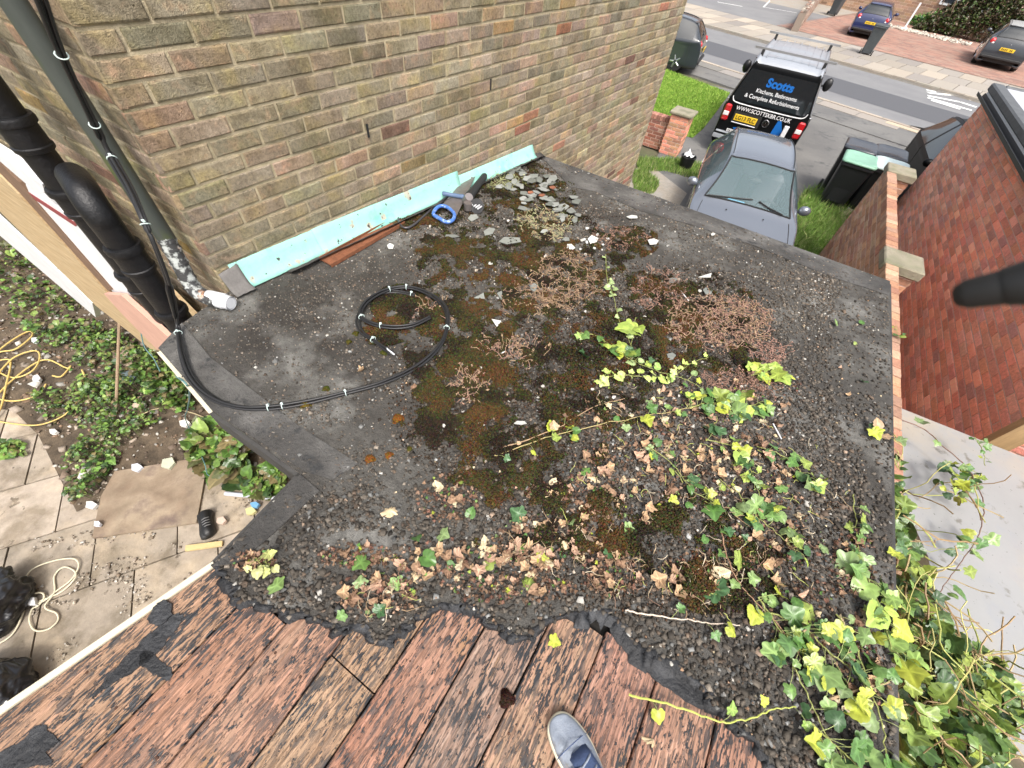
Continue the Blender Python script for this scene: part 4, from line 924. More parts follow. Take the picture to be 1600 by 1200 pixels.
# ---------------------------------------------------------------- cable bundle
M_tie = mat('pale cable tie', (.6, .72, .68), .5)
M_cab = mat('black cable', (.018, .018, .019), .42, var=.2, vs=30)
CAB = [yp(20, -90, .55), yp(60, -10, .55), yp(92, 75, .55), yp(140, 178, .56), yp(172, 242, .56), yp(205, 300, .5), yp(228, 352, .45), yp(252, 410, .42), yp(266, 455, .4)]
CAB += [rp(277, 505, .05), rp(283, 548, .03), rp(298, 590, .02), rp(328, 620, .014), rp(370, 636, .012), rp(420, 637, .012), rp(480, 628, .012), rp(540, 614, .012), rp(600, 597, .012), rp(655, 570, .012), rp(688, 538, .024), rp(699, 505, .024), rp(694, 478, .027), rp(668, 458, .034), rp(635, 449, .034), rp(600, 455, .034), rp(572, 472, .034), rp(563, 492, .03), rp(580, 505, .03), rp(612, 511, .03), rp(645, 508, .03), rp(672, 496, .034)]
CAB2 = [rp(648, 461, .022), rp(620, 456, .022), rp(590, 460, .022), rp(568, 478, .022), rp(559, 500, .022), rp(565, 518, .022), rp(583, 531, .022), rp(600, 544, .022), rp(613, 552, .022)]
cable = empty('cable_bundle', rp(420, 637), label='black cable bundle hanging down the wall and coiled on the roof', cat='cable')
CP = catmull(CAB, 8)
def offs(P, o, oz):
    R_ = []
    for i, p in enumerate(P):
        d = P[min(i + 1, len(P) - 1)] - P[max(0, i - 1)]; n = Vector((d.y, -d.x, 0))
        if n.length < 1e-6 or abs(d.z) > abs(n.length) * 2: n = Vector((1, 0, 0))
        R_.append(p + n.normalized() * (o * (1 + .3 * math.sin(i * .23))) + Vector((0, 0, oz)))
    return R_
for o_, z_ in ((-.0075, 0), (.0075, 0), (0, .009)):
    q = MB(); q.tube(offs(CP, o_, z_), .0056, 8); under(q.build('cable', M_cab, smooth=True), cable)
for o_ in (-.006, .006):
    q = MB(); q.tube(offs(catmull(CAB2, 8), o_, 0), .005, 8); under(q.build('cable', M_cab, smooth=True), cable)
q = MB(); q.tube([rp(604, 544, .023), rp(616, 554, .022)], .0042, 8); under(q.build('cable_tip', M_white), cable)
def tie(i, P=None):
    P = P or CP; p = P[i]; d = (P[i + 1] - P[i - 1]).normalized(); u_ = d.orthogonal().normalized(); w_ = d.cross(u_); q = MB()
    ring = [p + (u_ * math.cos(a) + w_ * math.sin(a)) * .0145 + Vector((0, 0, .003)) for a in np.linspace(0, 2 * PI, 13)[:-1]]
    q.tube(ring, .0019, 5, close=True); e = p + Vector((0, 0, .016)); q.box((e.x - .004, e.y - .003, e.z - .003), (e.x + .006, e.y + .004, e.z + .004)); under(q.build('cable_tie', M_tie), cable)
for i in (17, 26, 33, 48, 75, 112, 115, 128, 158, 184, 190, 210, 220): tie(min(i, len(CP) - 2))
tie(2, catmull(CAB2, 8)); tie(48, catmull(CAB2, 8))
# ---------------------------------------------------------------- tools by the wall
M_steel = mat('dull steel', (.27, .24, .23), .45, metal=.7, var=.25, vs=20)
M_blue = mat('blue plastic', (.07, .17, .5), .4, var=.25, vs=30, blotch=[((.4, .5, .7), 40, .6, .05)])
M_rust = mat('rusty metal', (.2, .075, .035), .9, var=.45, vs=25, bump=.6, bs=90)
saw = empty('handsaw', rp(712, 310, .03), label='handsaw with blue plastic handle lying against the flashing', cat='saw')
q = MB(); q.prism([rp(744, 258, .06), rp(750, 261, .06), rp(713, 338, .03), rp(701, 329, .034), rp(692, 319, .034)], (0, 0, .0015)); under(q.build('blade', M_steel), saw)
q = MB(); H_ = [rp(*p, .035) for p in ((677, 334), (685, 323), (697, 323), (709, 333), (708, 343), (698, 347), (686, 341))]; q.tube(catmull(H_, 5, True), .0125, 10, close=True); under(q.build('handle', M_blue, smooth=True), saw)
gr = empty('angle_grinder', rp(735, 312, .04), label='black angle grinder with blue side handle resting under the saw', cat='power tool')
q = MB(); a, b = rp(758, 274, .04), rp(728, 314, .045); q.tube([a + (b - a) * t for t in (0, .05, .3, .6, .8, 1)], [.018, .026, .027, .03, .034, .03], 14); under(q.build('body', M_rubber, smooth=True), gr)
q = MB(); c_ = rp(729, 315, .04); q.tube([c_, c_ + Vector((.03, -.01, .05))], [.036, .03], 14); q.tube([c_ + Vector((.05, -.05, -.02)), c_ + Vector((.05, -.05, .03))], [.03, .03], 12); under(q.build('gear_head', M_steel, smooth=True, ang=30), gr)
q = MB(); q.tube([rp(745, 322, .02), rp(745, 322, .05)], .05, 22); under(q.build('disc_guard', M_black), gr)
q = MB()
for k_ in range(5): a = rp(738 + k_ * 3, 316 + k_ * 2, .056); q.box((a.x - .003, a.y - .03, a.z - .004), (a.x + .003, a.y + .02, a.z + .004))
under(q.build('grille', M_white), gr)
q = MB(); a, b = rp(691, 302, .06), rp(726, 308, .055); q.tube([a + (b - a) * t for t in (0, .06, .3, .85, .9, 1)], [.012, .017, .014, .015, .02, .01], 12); under(q.build('side_handle', mat('blue grey grip', (.1, .15, .25), .5), smooth=True), gr)
q = MB(); q.tube(catmull([rp(*p, .022) for p in ((626, 327), (622, 340), (628, 354), (642, 354), (662, 338), (684, 318), (706, 303))], 6), .0075, 8); tag(q.build('crowbar', mat('dark steel bar', (.1, .095, .1), .4, metal=.6), smooth=True), label='dark curved steel bar hooked beside the saw', cat='crowbar')
q = MB(); q.tube(catmull([rp(707, 293, .03), rp(704, 284, .07), rp(708, 276, .09)], 5), .0015, 6); tag(q.build('wire', M_steel), label='short bent wire sticking up behind the saw', cat='wire')
q = MB(); A_ = [rp(501, 409), rp(624, 342), rp(633, 352), rp(519, 419)]
for i_, (a, b, h) in enumerate(((0, 1, .026), (3, 2, .022))): 
    d = (A_[b] - A_[a]).normalized(); n = Vector((-d.y, d.x, 0)) * .003; q.prism([fix(A_[a] - n, .006), fix(A_[b] - n, .006), fix(A_[b] + n, .006), fix(A_[a] + n, .006)], (0, 0, h))
q.prism([fix(p, .014) for p in A_], (0, 0, .005)); tag(q.build('rusty_channel', M_rust), label='rust brown metal channel lying along the flashing', cat='metal strip')
# ---------------------------------------------------------------- pipes at the corner
M_pipeg = mat('grey green downpipe', (.06, .068, .06), .45, var=.3, vs=6, sc=(1, 1, .3), blotch=[((.09, .11, .03), 7, .58, .08)])
def vpipe(x, y, z0, z1, r, socks, name, m, label, mnt=True, sk=1.28, cat='pipe'):
    root = empty(name, (x, y, z0), label=label, cat=cat); q = MB(); q.lathe([(r, z0), (r, z1)], (x, y, 0), 24); under(q.build('pipe', m, smooth=True, ang=40), root)
    for z in socks:
        q = MB(); q.lathe([(r * 1.0, z - .075), (r * sk * .93, z - .07), (r * sk * .95, z - .052), (r * 1.12, z - .048), (r * 1.12, z + .028), (r * sk, z + .032), (r * sk * 1.02, z + .05), (r * sk * .97, z + .062), (r, z + .064)], (x, y, 0), 24)
        under(q.build('socket', m, smooth=True, ang=40), root)
    return root
py = .52
t0 = yp(100, 290, py); px_ = t0.x
vpipe(px_, py, G, 1.3, .06, [yp(48, 213, py).z, yp(118, 312, py).z, yp(165, 398, py).z - .05], 'soil_pipe', M_iron, 'tall black cast iron soil pipe at the far left')
py2 = .46; t1 = yp(228, 432, py2)
sp2 = vpipe(t1.x, py2, G, yp(203, 368, py2).z, .055, [yp(222, 412, py2).z, yp(250, 478, py2).z], 'waste_pipe', M_iron, 'shorter black iron pipe with rounded elbow top beside the tall one')
q = MB(); zt = yp(203, 368, py2).z; q.tube(catmull([(t1.x, py2, zt - .02), (t1.x, py2, zt + .01), (t1.x - .02, py2 + .005, zt + .055), (t1.x - .07, py2 + .02, zt + .085), (t1.x - .25, py2 + .06, zt + .07)], 6), .056, 18); under(q.build('elbow', M_iron, smooth=True), sp2)
q = MB(); zc = yp(255, 497, py2).z; q.lathe([(.057, zc - .01), (.07, zc - .008), (.07, zc + .008), (.057, zc + .01)], (t1.x, py2, 0), 24); under(q.build('collar', mat('grey collar', (.35, .36, .38), .5), smooth=True, ang=40), sp2)
pd = .6; a = yp(60, 60, pd); b = yp(258, 372, pd); xd = (a.x * .5 + b.x * .5)
dp = vpipe(xd, pd, b.z, 1.3, .036, [], 'rainwater_pipe', M_pipeg, 'green stained grey rainwater pipe ending above the roof corner')
M_stain = mat('paint stained pipe', (.05, .05, .05), .5, blotch=[((.42, .44, .42), 26, .54, .05), ((.5, .24, .12), 12, .64, .05)])
q = MB(); b1 = Vector((xd, pd, b.z)); e1 = rp(300, 447, .075); P_ = catmull([b1 + Vector((0, 0, .02)), b1 * .62 + e1 * .38 + Vector((-.0, 0, .0)), e1, rp(318, 462, .052), rp(340, 470, .046)], 6)
q.tube(P_, .035, 16)
for k_ in (2, 4, 7, 10, 12): p, d = P_[k_], (P_[k_ + 1] - P_[k_ - 1]).normalized(); q.tube([p - d * .005, p + d * .005], .0385, 16)
under(q.build('bend', M_stain, smooth=True, ang=40), dp)
M_pwh = mat('white pvc fitting', (.75, .76, .78), .4, var=.1, vs=10)
q = MB(); a, b = rp(325, 464, .05), rp(361, 474, .045); d = (b - a).normalized(); q.tube([a, a + d * .01, b - d * .04, b - d * .035, b], [.033, .036, .039, .0345, .034], 20, caps=False); q.tube([b, b - d * .06], [.028, .027], 20)
under(q.build('outlet', M_pwh, smooth=True, ang=40), dp); q = MB(); q.tube([b - d * .001 + d * .0005, b - d * .03], [.0275, .0275], 20); under(q.build('outlet_mouth', M_rubber), dp)
# ---------------------------------------------------------------- shoe
M_canvas = mat('faded blue canvas', (.2, .235, .3), .85, var=.3, vs=25, bump=.4, bs=300, col2=(.33, .36, .4), c2s=14, c2t=.5, c2w=.2, blotch=[((.2, .17, .13), 9, .62, .06)])
M_rubw = mat('off white rubber', (.62, .57, .42), .6, var=.15, vs=20)
M_tong = mat('dark blue tongue', (.06, .09, .18), .85, var=.2, vs=30, bump=.3, bs=300)
BZ0 = rz(-.1, -.0125)
toe, heel = rp(864, 1117, -.0), Vector((.40, -.16, 0)); tv = rp(864, 1117); dirv = Vector((rp(905, 1195).x - tv.x, rp(905, 1195).y - tv.y, 0)).normalized()
shoe = empty('shoe', (tv.x, tv.y, BZ0), label='worn grey-blue canvas shoe with off white sole standing on the boards', cat='shoe'); L_ = .29
ang_ = math.atan2(dirv.y, dirv.x)
SP = [(0, 0), (.004, .018), (.014, .032), (.035, .042), (.07, .048), (.10, .049), (.14, .043), (.18, .036), (.23, .036), (.265, .033), (.284, .02), (.29, 0)]
def asym(s): return .006 * math.sin(min(1, s / .29) * PI)
def shell(zf, inset, n=24, m=0):
    pass
def outline(ins):
    R_ = []
    for s, w in SP: R_.append((s + (ins if s < .145 else -ins) * (1 if w < .03 else 0), max(0, w - ins) + asym(s)))
    for s, w in SP[::-1][1:-1]: R_.append((s, -max(0, w - ins) + asym(s)))
    return R_
def ring(ins, z, zt=None): return [(s, w, z if zt is None else zt(s)) for s, w in outline(ins)]
def loft(rings, name, m, cap=True):
    q = MB(); n = len(rings[0]); vs = [v for r in rings for v in r]; fs = [[i * n + k, i * n + (k + 1) % n, (i + 1) * n + (k + 1) % n, (i + 1) * n + k] for i in range(len(rings) - 1) for k in range(n)]
    if cap: fs += [list(range(n))[::-1], [(len(rings) - 1) * n + k for k in range(n)]]
    q.add(vs, fs); o = q.build(name, m, shoe, smooth=True); md = o.modifiers.new('s', 'SUBSURF'); md.levels = md.render_levels = 2; return o
loft([ring(.003, 0), ring(-.001, .003), ring(-.003, .012), ring(-.002, .022), ring(.003, .026)], 'sole', M_rubw)
H = lambda s: .03 + .028 * min(1, s / .05) + (.055 * min(1, max(0, (s - .08) / .16)))
loft([ring(.002, .018), ring(.002, .026), [(s, w * .97, .026 + (H(s) - .026) * .5) for s, w, _ in ring(.003, 0)], [(s * .96 + .008, w * .82, .026 + (H(s) - .026) * .85) for s, w, _ in ring(.006, 0)], [(s * .88 + .02, w * .55, H(s)) for s, w, _ in ring(.008, 0)]], 'upper', M_canvas)
q = MB(); vs = []
for i in range(7):
    s = .085 + i * .02; h = H(s) + .004 + i * .004
    for w in (-.026, -.016, 0, .016, .026): vs.append((s, w + asym(s), h - abs(w) * .35 + (.0 if i else -.003)))
q.add(vs, [[i * 5 + j, i * 5 + j + 1, i * 5 + j + 6, i * 5 + j + 5] for i in range(6) for j in range(4)]); o = q.build('tongue', M_tong, shoe, smooth=True); md = o.modifiers.new('s', 'SOLIDIFY'); md.thickness = .004
q = MB()
for i in range(4):
    s = .105 + i * .022; h = H(s) + .01 + i * .004
    q.tube(catmull([(s, -.034, h - .014), (s + .006, -.016, h), (s + .012, .012, h + .001), (s + .018, .034, h - .013)], 4), .0028, 6); q.tube(catmull([(s + .018, -.034, h - .012), (s + .01, -.01, h + .003), (s + .004, .016, h + .002), (s, .034, h - .014)], 4), .0028, 6)
q.build('laces', mat('grey blue lace', (.25, .28, .33), .9), shoe, smooth=True)
q = MB(); q.tube(catmull([(.075, -.046, .035), (.07, -.03, .055), (.068, 0, .064), (.07, .03, .055), (.075, .05, .035)], 4), .0012, 5); q.build('toe_seam', M_tong, shoe)
shoe.rotation_euler = (0, 0, ang_)
# ---------------------------------------------------------------- rod close to the lens at the right
M_rod = mat('worn metal tube', (.16, .14, .115), .5, metal=.2, var=.5, vs=14, blotch=[((.02, .02, .02), 9, .52, .05)])
a = ray(1488, 464).normalized() * .36; b = ray(1700, 424).normalized() * .36; b2 = ray(2300, 330).normalized() * .6; d = (b - a)
rod = empty('rod', a, label='dark tipped tube end poking in, out of focus, at the right', cat='rod')
q = MB(); q.tube([a, a + d * .03, a + d * .12, a + d * .5], [.003, .006, .0085, .0105], 18); under(q.build('tip', M_rubber, smooth=True, ang=50), rod)
q = MB(); q.tube([a + d * .42, a + d * .6, b, b2], [.0107, .0125, .0145, .0155], 18); under(q.build('tube', M_rod, smooth=True, ang=50), rod)
cd.dof.use_dof = True; cd.dof.focus_distance = 2.6; cd.dof.aperture_fstop = 4.5
# ================================================================ REAR YARD
yard_slab = [(.33, .28, .22), (.3, .255, .2), (.27, .232, .185), (.36, .305, .245), (.32, .27, .215)]
M_yard = mat('yard paving', (1, 1, 1), .9, attr=True, var=.25, vs=9, bump=.4, bs=60, blotch=[((.62, .6, .55), 4, .55, .08), ((.35, .33, .3), 11, .66, .03), ((1.25, 1.2, 1.1), 2.5, .6, .1)])
q = MB(); R = Matrix.Rotation(math.radians(-32), 3, 'Z'); YO = Vector((-3.2, -1.3, 0))
for i in range(-9, 9):
    for j in range(-8, 8):
        a = Vector((i * .61 + .006, (j + (.5 if i % 2 else 0)) * .61 + .006, 0)); w = .598
        if (R @ a + YO).x > -1.1 and (R @ a + YO).y > .1: continue
        zz = G + .02 + rnd.uniform(-.004, .004)
        q.prism([(R @ (a + Vector(d)) + YO) + Vector((0, 0, zz - .04)) for d in ((0, 0, 0), (w, 0, 0), (w, w, 0), (0, w, 0))], (0, 0, .04), c=jc(rnd.choice(yard_slab), .9, 1.08))
tag(q.build('paving', M_yard), kind='structure')
M_soil = mat('dark soil', (.06, .045, .03), .95, var=.5, vs=12, bump=.9, bs=40, col2=(.12, .09, .06), c2s=5)
def gpoly(L, z=G): return [gp(u, v, z) for u, v in L]
SO = gpoly([(-60, 360), (60, 400), (250, 560), (330, 640), (450, 720), (470, 760), (420, 770), (370, 740), (320, 715), (290, 720), (200, 735), (160, 780), (120, 800), (90, 740), (60, 680), (20, 640), (-60, 640)], G + .028)
q = MB(); q.add([p + Vector((0, 0, rnd.uniform(0, .004))) for p in SO], [list(range(len(SO)))]); tag(q.build('soil', M_soil), kind='structure')
WG = [(.06, .12, .025), (.1, .19, .035), (.035, .07, .02), (.15, .25, .05), (.2, .28, .07), (.1, .11, .04), (.16, .13, .06)]
def weeds(poly, n, h, size, name, label, kind='stuff', cols=WG, cat=None, group=None, z=G):
    P = gpoly(poly); W_ = scatter([(p.x, p.y) for p in P], n); cen = sum(P, Vector()) / len(P); cen.z = z; it = []
    cl_ = [(rnd.choice(W_)) for _ in range(max(5, n // 75))]
    hs_ = [h * rnd.uniform(.4, 1.2) for _ in cl_]
    q = MB()
    for (x, y) in W_:
        k_ = min(range(len(cl_)), key=lambda i: (cl_[i][0] - x) ** 2 + (cl_[i][1] - y) ** 2); d = math.hypot(cl_[k_][0] - x, cl_[k_][1] - y)
        if kind and d > .04 + .24 * rnd.random(): continue
        zz = hs_[k_] * max(.1, 1 - d / .25) * rnd.uniform(.35, 1.1) + .03; c = jc(rnd.choice(cols), .6, 1.35)
        it.append(((x - cen.x, y - cen.y, zz), size * rnd.lognormvariate(0, .35), rnd.uniform(0, 6.3), rnd.gauss(0, .5), rnd.gauss(0, .4), c, rnd.choice((2, 3, 2, 0))))
        if rnd.random() < .3: q.tube([(x - cen.x, y - cen.y, 0), (x - cen.x + rnd.gauss(0, .01), y - cen.y + rnd.gauss(0, .01), zz)], .0022, 4, c=jc((.1, .15, .04)), caps=False)
    if kind:
        o = leafcloud(it, M_leaf, name); o.location = cen; tag(o, label=label, kind=kind)
        s_ = q.build('weed_stems', M_stem, o)
    else:
        root = empty(name, cen, label=label, cat=cat, group=group); leafcloud(it, M_leaf, 'foliage', root); q.build('stems', M_stem, root)
weeds([(-80, 330), (0, 380), (60, 420), (150, 500), (190, 540), (130, 570), (60, 530), (-80, 480)], 1700, .26, .036, 'weeds', 'leafy green weeds growing along the white door frame at far left')
weeds([(60, 520), (150, 500), (250, 560), (280, 600), (220, 640), (140, 640), (90, 600)], 1500, .26, .034, 'weeds', 'thick green weeds in the middle of the yard bed')
weeds([(60, 620), (140, 600), (220, 620), (260, 660), (200, 700), (180, 740), (150, 780), (115, 790), (100, 740), (90, 690)], 1800, .2, .027, 'weeds', 'low bushy weeds above the brown board in the yard')
weeds([(210, 560), (250, 555), (300, 600), (310, 650), (260, 650), (230, 610)], 800, .3, .04, 'weeds', 'long green weeds below the rear roof corner')
weeds([(320, 655), (350, 650), (390, 690), (400, 730), (370, 760), (330, 750), (305, 710)], 520, .4, .085, 'nettle_clump', 'tall nettle clump with big leaves under the garage eaves', None, cat='plant')
weeds([(400, 740), (440, 730), (455, 760), (420, 785), (395, 770)], 260, .2, .06, 'weed_clump', 'small bright weed clump in the notch beside the garage', None, cat='plant')
weeds([(5, 700), (40, 695), (45, 715), (10, 718)], 90, .08, .04, 'weed_clump', 'lone weed tuft in the paving at the left edge', None, cat='plant')
P_, S_, C_ = [], [], []
for (x, y) in scatter([(p.x, p.y) for p in SO], 1500):
    P_.append((x, y, G + .035)); S_.append(rnd.lognormvariate(-4.3, .6)); C_.append(jc(rnd.choice([(.3, .25, .2), (.16, .12, .09), (.4, .38, .34), (.22, .15, .1)]), .6, 1.3))
for (x, y) in scatter([(p.x, p.y) for p in gpoly([(80, 780), (170, 740), (330, 760), (420, 780), (330, 880), (60, 1060), (20, 960)])], 2600):
    if mn.noise(Vector((x * 4, y * 4, 1))) + .4 * mn.noise(Vector((x * 11, y * 11, 4))) < .12: continue
    P_.append((x, y, G + .03)); S_.append(rnd.lognormvariate(-5.1, .5)); C_.append(jc(rnd.choice([(.4, .35, .28), (.3, .25, .2), (.5, .47, .42), (.18, .14, .1)]), .7, 1.2))
icloud('rubble_crumbs', P_, S_, C_, M_stone, label='stones and crumbs of rubble strewn over the yard')
def flat(name, poly, th, m, label, cat, z=G + .03, tilt=0, group=None, c=(1, 1, 1)):
    P = gpoly(poly, z); cen = sum(P, Vector()) / len(P); q = MB(); q.prism([p - cen for p in P], (0, 0, th), c=c); o = q.build(name, m); o.location = cen; return tag(o, label=label, cat=cat, group=group)
M_ply = mat('dirty plywood', (.2, .145, .1), .9, var=.3, vs=5, bump=.4, bs=40, col2=(.3, .24, .17), c2s=3, c2t=.5, c2w=.15, blotch=[((.15, .11, .09), 4, .62, .08)])
flat('board', [(147, 842), (309, 818), (322, 746), (306, 718), (182, 738), (160, 778)], .025, M_ply, 'large dirty brown board lying on the yard paving', 'board')
flat('timber_offcut', [(291, 862), (348, 854), (349, 846), (292, 853)], .02, mat('fresh pine', (.55, .42, .2), .7, var=.15, vs=20), 'pale yellow timber offcut on the paving', 'timber')
M_scrap = mat('pale scrap', (1, 1, 1), .7, attr=True, var=.2, vs=20)
for (u, v, r, c, lb) in [(290, 663, 9, (.7, .68, .62), 'white tile piece below the rear roof corner'), (214, 636, 8, (.5, .4, .3), 'tan broken tile beside the leaning rod'), (226, 634, 6, (.62, .6, .56), 'white broken tile beside the leaning rod'), (216, 732, 10, (.55, .57, .62), 'crumpled white paper on top of the board edge'),
                         (146, 790, 10, (.6, .58, .54), 'white stone left of the board'), (155, 820, 7, (.62, .65, .72), 'scrap of white paper at the board corner'), (348, 815, 9, (.55, .42, .34), 'pink plaster lump beside the black boot'), (393, 800, 10, (.55, .52, .25), 'yellow sponge strip near the garage wall'),
                         (400, 790, 8, (.15, .35, .55), 'small blue wrapper near the garage wall'), (86, 676, 7, (.7, .68, .64), 'white stone in the weeds'), (56, 533, 7, (.6, .65, .62), 'pale plastic scrap by the yellow hose'), (60, 593, 8, (.6, .6, .6), 'torn white scrap right of the yellow hose'), (265, 725, 14, (.45, .47, .35), 'mossy broken slab above the board'), (200, 560, 24, (.42, .33, .24), 'bare tan slab showing among the weeds'), (305, 690, 16, (.3, .24, .19), 'brown tile half buried below the eaves'), (205, 590, 16, (.12, .16, .17), 'dark slate slab lying in the weeds'), (320, 668, 14, (.35, .16, .1), 'red brick piece under the eaves')]:
    P = [(u + r * rnd.uniform(.7, 1.1) * math.cos(a), v + r * .7 * rnd.uniform(.7, 1.1) * math.sin(a)) for a in [i * 2 * PI / 5 + rnd.uniform(-.2, .2) for i in range(5)]]
    flat('rubble_piece', P, .03, M_scrap, lb, 'rubble', z=G + .04 + rnd.uniform(0, .03), c=c)
q = MB(); a, b = gp(352, 771, G + .05), gp(438, 779, G + .07); q.tube([a, b], .02, 12); tag(q.build('plastic_pipe', mat('light grey pipe', (.5, .52, .56), .4)), label='light grey plastic pipe on the ground by the garage', cat='pipe')
q = MB(); q.tube([gp(181, 650, G + .02), gp(187, 490, -3.05)], .014, 8); tag(q.build('leaning_rod', mat('rusty bamboo', (.28, .2, .13), .8, var=.3, vs=10)), label='thin brown rod standing upright among the weeds', cat='rod')
# hoses and cords
def cord(name, pts, r, m, label, cat, z=G + .05, zj=.02, sub=7):
    P = []
    for i, (u, v) in enumerate(pts): P.append(gp(u, v, z + rnd.uniform(0, zj)))
    c0 = P[0].copy(); q = MB(); q.tube([p - c0 for p in catmull(P, sub)], r, 7); o = q.build(name, m, smooth=True); o.location = c0; return tag(o, label=label, cat=cat)
M_hose = mat('yellow hose', (.6, .44, .15), .5, var=.15, vs=8)
cord('hose', [(-30, 560), (0, 550), (25, 545), (50, 525), (44, 518), (10, 538), (-30, 575), (-20, 600), (20, 560), (55, 548), (62, 560), (50, 580), (20, 590), (-10, 575), (-6, 565), (14, 562), (16, 575), (10, 600), (0, 640), (-20, 660), (-10, 625), (30, 585), (70, 562), (104, 575), (110, 572), (96, 588), (82, 587)], .0085, M_hose, 'tangled yellow hose coiled on the paving at the left edge', 'hose')
cord('hose', [(72, 600), (62, 614), (40, 624), (10, 626), (-30, 615)], .0085, M_hose, 'loose yellow hose loop below the tangled coil', 'hose')
cord('hose', [(124, 620), (115, 635), (95, 652), (60, 664), (20, 662), (-20, 655)], .007, M_hose, 'thin yellow hose sweeping across the paving', 'hose')
cord('hose', [(128, 578), (133, 590), (132, 600)], .0085, M_hose, 'short yellow hose end poking from the weeds', 'hose')
M_cordw = mat('cream cord', (.62, .57, .42), .6)
cord('extension_cord', [(-10, 1010), (20, 990), (38, 950), (36, 915), (50, 890), (85, 876), (115, 873), (123, 884), (112, 905), (90, 922), (70, 938), (50, 945), (40, 940), (48, 930), (64, 926), (69, 933), (60, 946), (50, 952), (46, 970), (55, 985), (75, 983), (90, 970), (88, 958), (70, 948), (85, 925), (85, 900), (100, 886), (117, 893), (116, 905), (95, 925), (60, 940)], .006, M_cordw, 'cream extension cord looped beside the black bags', 'cord', z=G + .03)
flat('cord_plug', [(46, 934), (58, 934), (60, 946), (48, 947)], .03, M_white, 'white plug in the middle of the cream cord', 'plug', z=G + .04)
M_tw = mat('teal twine', (.1, .2, .2), .7)
cord('twine', [(218, 505), (225, 540), (240, 560), (250, 580)], .004, M_tw, 'thin dark teal string hanging by the pink board', 'string', z=-2.4)
P = [rp(276, 588, -.03), rp(296, 610, -.1), gp(293, 640, -2.8), gp(290, 655, -3.5), gp(305, 690, G + .06), gp(320, 725, G + .2), gp(325, 742, G + .1), gp(345, 748, G + .06), gp(370, 762, G + .05)]
q = MB(); q.tube(catmull(P, 7), .0045, 6); tag(q.build('twine', M_tw), label='teal cord hanging from the rear roof corner to the ground', cat='string')
cord('twine', [(222, 648), (240, 640), (265, 638), (300, 645), (325, 655)], .006, mat('tan cord', (.4, .33, .2), .8), 'tan cord curving over the soil below the roof corner', 'string')
# crumpled black bags
M_bag = mat('black bin bag', (.01, .01, .011), .28, var=.3, vs=8, spec=.6, coat=.2)
def bag(u, v, r, h, label, sx=1, sy=1, seed=0):
    vs, fs = [], []; nu, nv = 90, 50
    for i in range(nv + 1):
        th = PI * i / nv
        for j in range(nu):
            ph = 2 * PI * j / nu; d = Vector((math.sin(th) * math.cos(ph), math.sin(th) * math.sin(ph), math.cos(th)))
            k_ = .92 + .25 * mn.noise(d * 1.8 + Vector((seed, 0, 0))) + .2 * (.5 - abs(mn.noise(d * 3.2 + Vector((0, seed, 0))))) ** 2 * 2 + .07 * (.5 - abs(mn.noise(d * 8 + Vector((seed, seed, 0))))) + .03 * mn.noise(d * 20)
            p = d * k_; vs.append((p.x * r * sx, p.y * r * sy, max(0, (p.z + .75) * h)))
    for i in range(nv):
        for j in range(nu): fs.append((i * nu + j, i * nu + (j + 1) % nu, (i + 1) * nu + (j + 1) % nu, (i + 1) * nu + j))
    q = MB(); q.add(vs, fs); o = q.build('rubbish_bag', M_bag, smooth=True); o.location = gp(u, v, G + .02); return tag(o, label=label, cat='bag', group='black rubbish bags on the paving')
bag(-2, 955, .24, .15, 'upper black rubbish bag at the left edge beside the cream cord', 1, 1.1, 3)
bag(5, 1098, .26, .15, 'lower black rubbish bag at the left edge', 1.1, .9, 8)
# boot lying on its side
M_boot = mat('black leather', (.012, .012, .012), .4, var=.3, vs=20, bump=.3, bs=60)
a, b = gp(322, 800, G + .07), gp(330, 838, G + .06); d = b - a; n = Vector((d.y, -d.x, 0)).normalized()
boot = empty('boot', a, label='single black boot lying beside the brown board', cat='boot')
q = MB(); q.tube([a + d * t + n * .015 * math.sin(t * 3) for t in (0, .06, .3, .5, .7, .9, 1)], [.05, .06, .048, .05, .056, .052, .02], 12); under(q.build('upper', M_boot, smooth=True), boot)
q = MB(); q.tube([a + d * t + n * .04 for t in (.0, .03, .4, .8, .97, 1.02)], [.02, .034, .03, .04, .034, .01], 10); under(q.build('sole', M_rubber, smooth=True), boot)
q = MB()
for t in (.35, .45, .55, .65): p = a + d * t + Vector((0, 0, .045)); q.tube([p - n * .03, p + Vector((0, 0, .012)), p + n * .03], .005, 5)
under(q.build('laces', mat('grey lace', (.15, .15, .15), .8), smooth=True), boot)
# door frame and timber boards low on the end wall (plane y = .5)
DY = .5
door = empty('boarded_door_frame', (-4.5, DY, G), label='white door frame boarded with timber at the foot of the brick wall, far left', cat='door frame')
def yprism(name, poly, m, y0=DY, th=.05):
    q = MB(); q.prism([yp(u, v, y0) for u, v in poly], (0, th, 0)); under(q.build(name, m), door)
M_pine = mat('sawn pine', (.42, .3, .16), .75, var=.25, vs=3, sc=(2, 2, 22), bump=.15, bs=10, col2=(.5, .38, .22), c2s=2)
yprism('frame', [(-80, 265), (144, 474), (150, 496), (-80, 300)], M_white, DY - .01)
yprism('glass', [(-80, 250), (-80, 266), (92, 427), (88, 414)], M_glass, DY)
yprism('timber_board', [(-80, 195), (28, 303), (168, 458), (262, 530), (250, 548), (235, 545), (150, 478), (-80, 252)], M_pine, DY - .03)
yprism('brown_strip', [(-60, 195), (30, 285), (176, 452), (166, 456), (24, 300), (-70, 203)], mat('brown trim', (.18, .11, .07), .7, var=.3, vs=10), DY - .02)
yprism('frame', [(40, 288), (126, 352), (222, 484), (216, 500), (178, 458), (100, 365), (46, 302)], M_white, DY - .015)
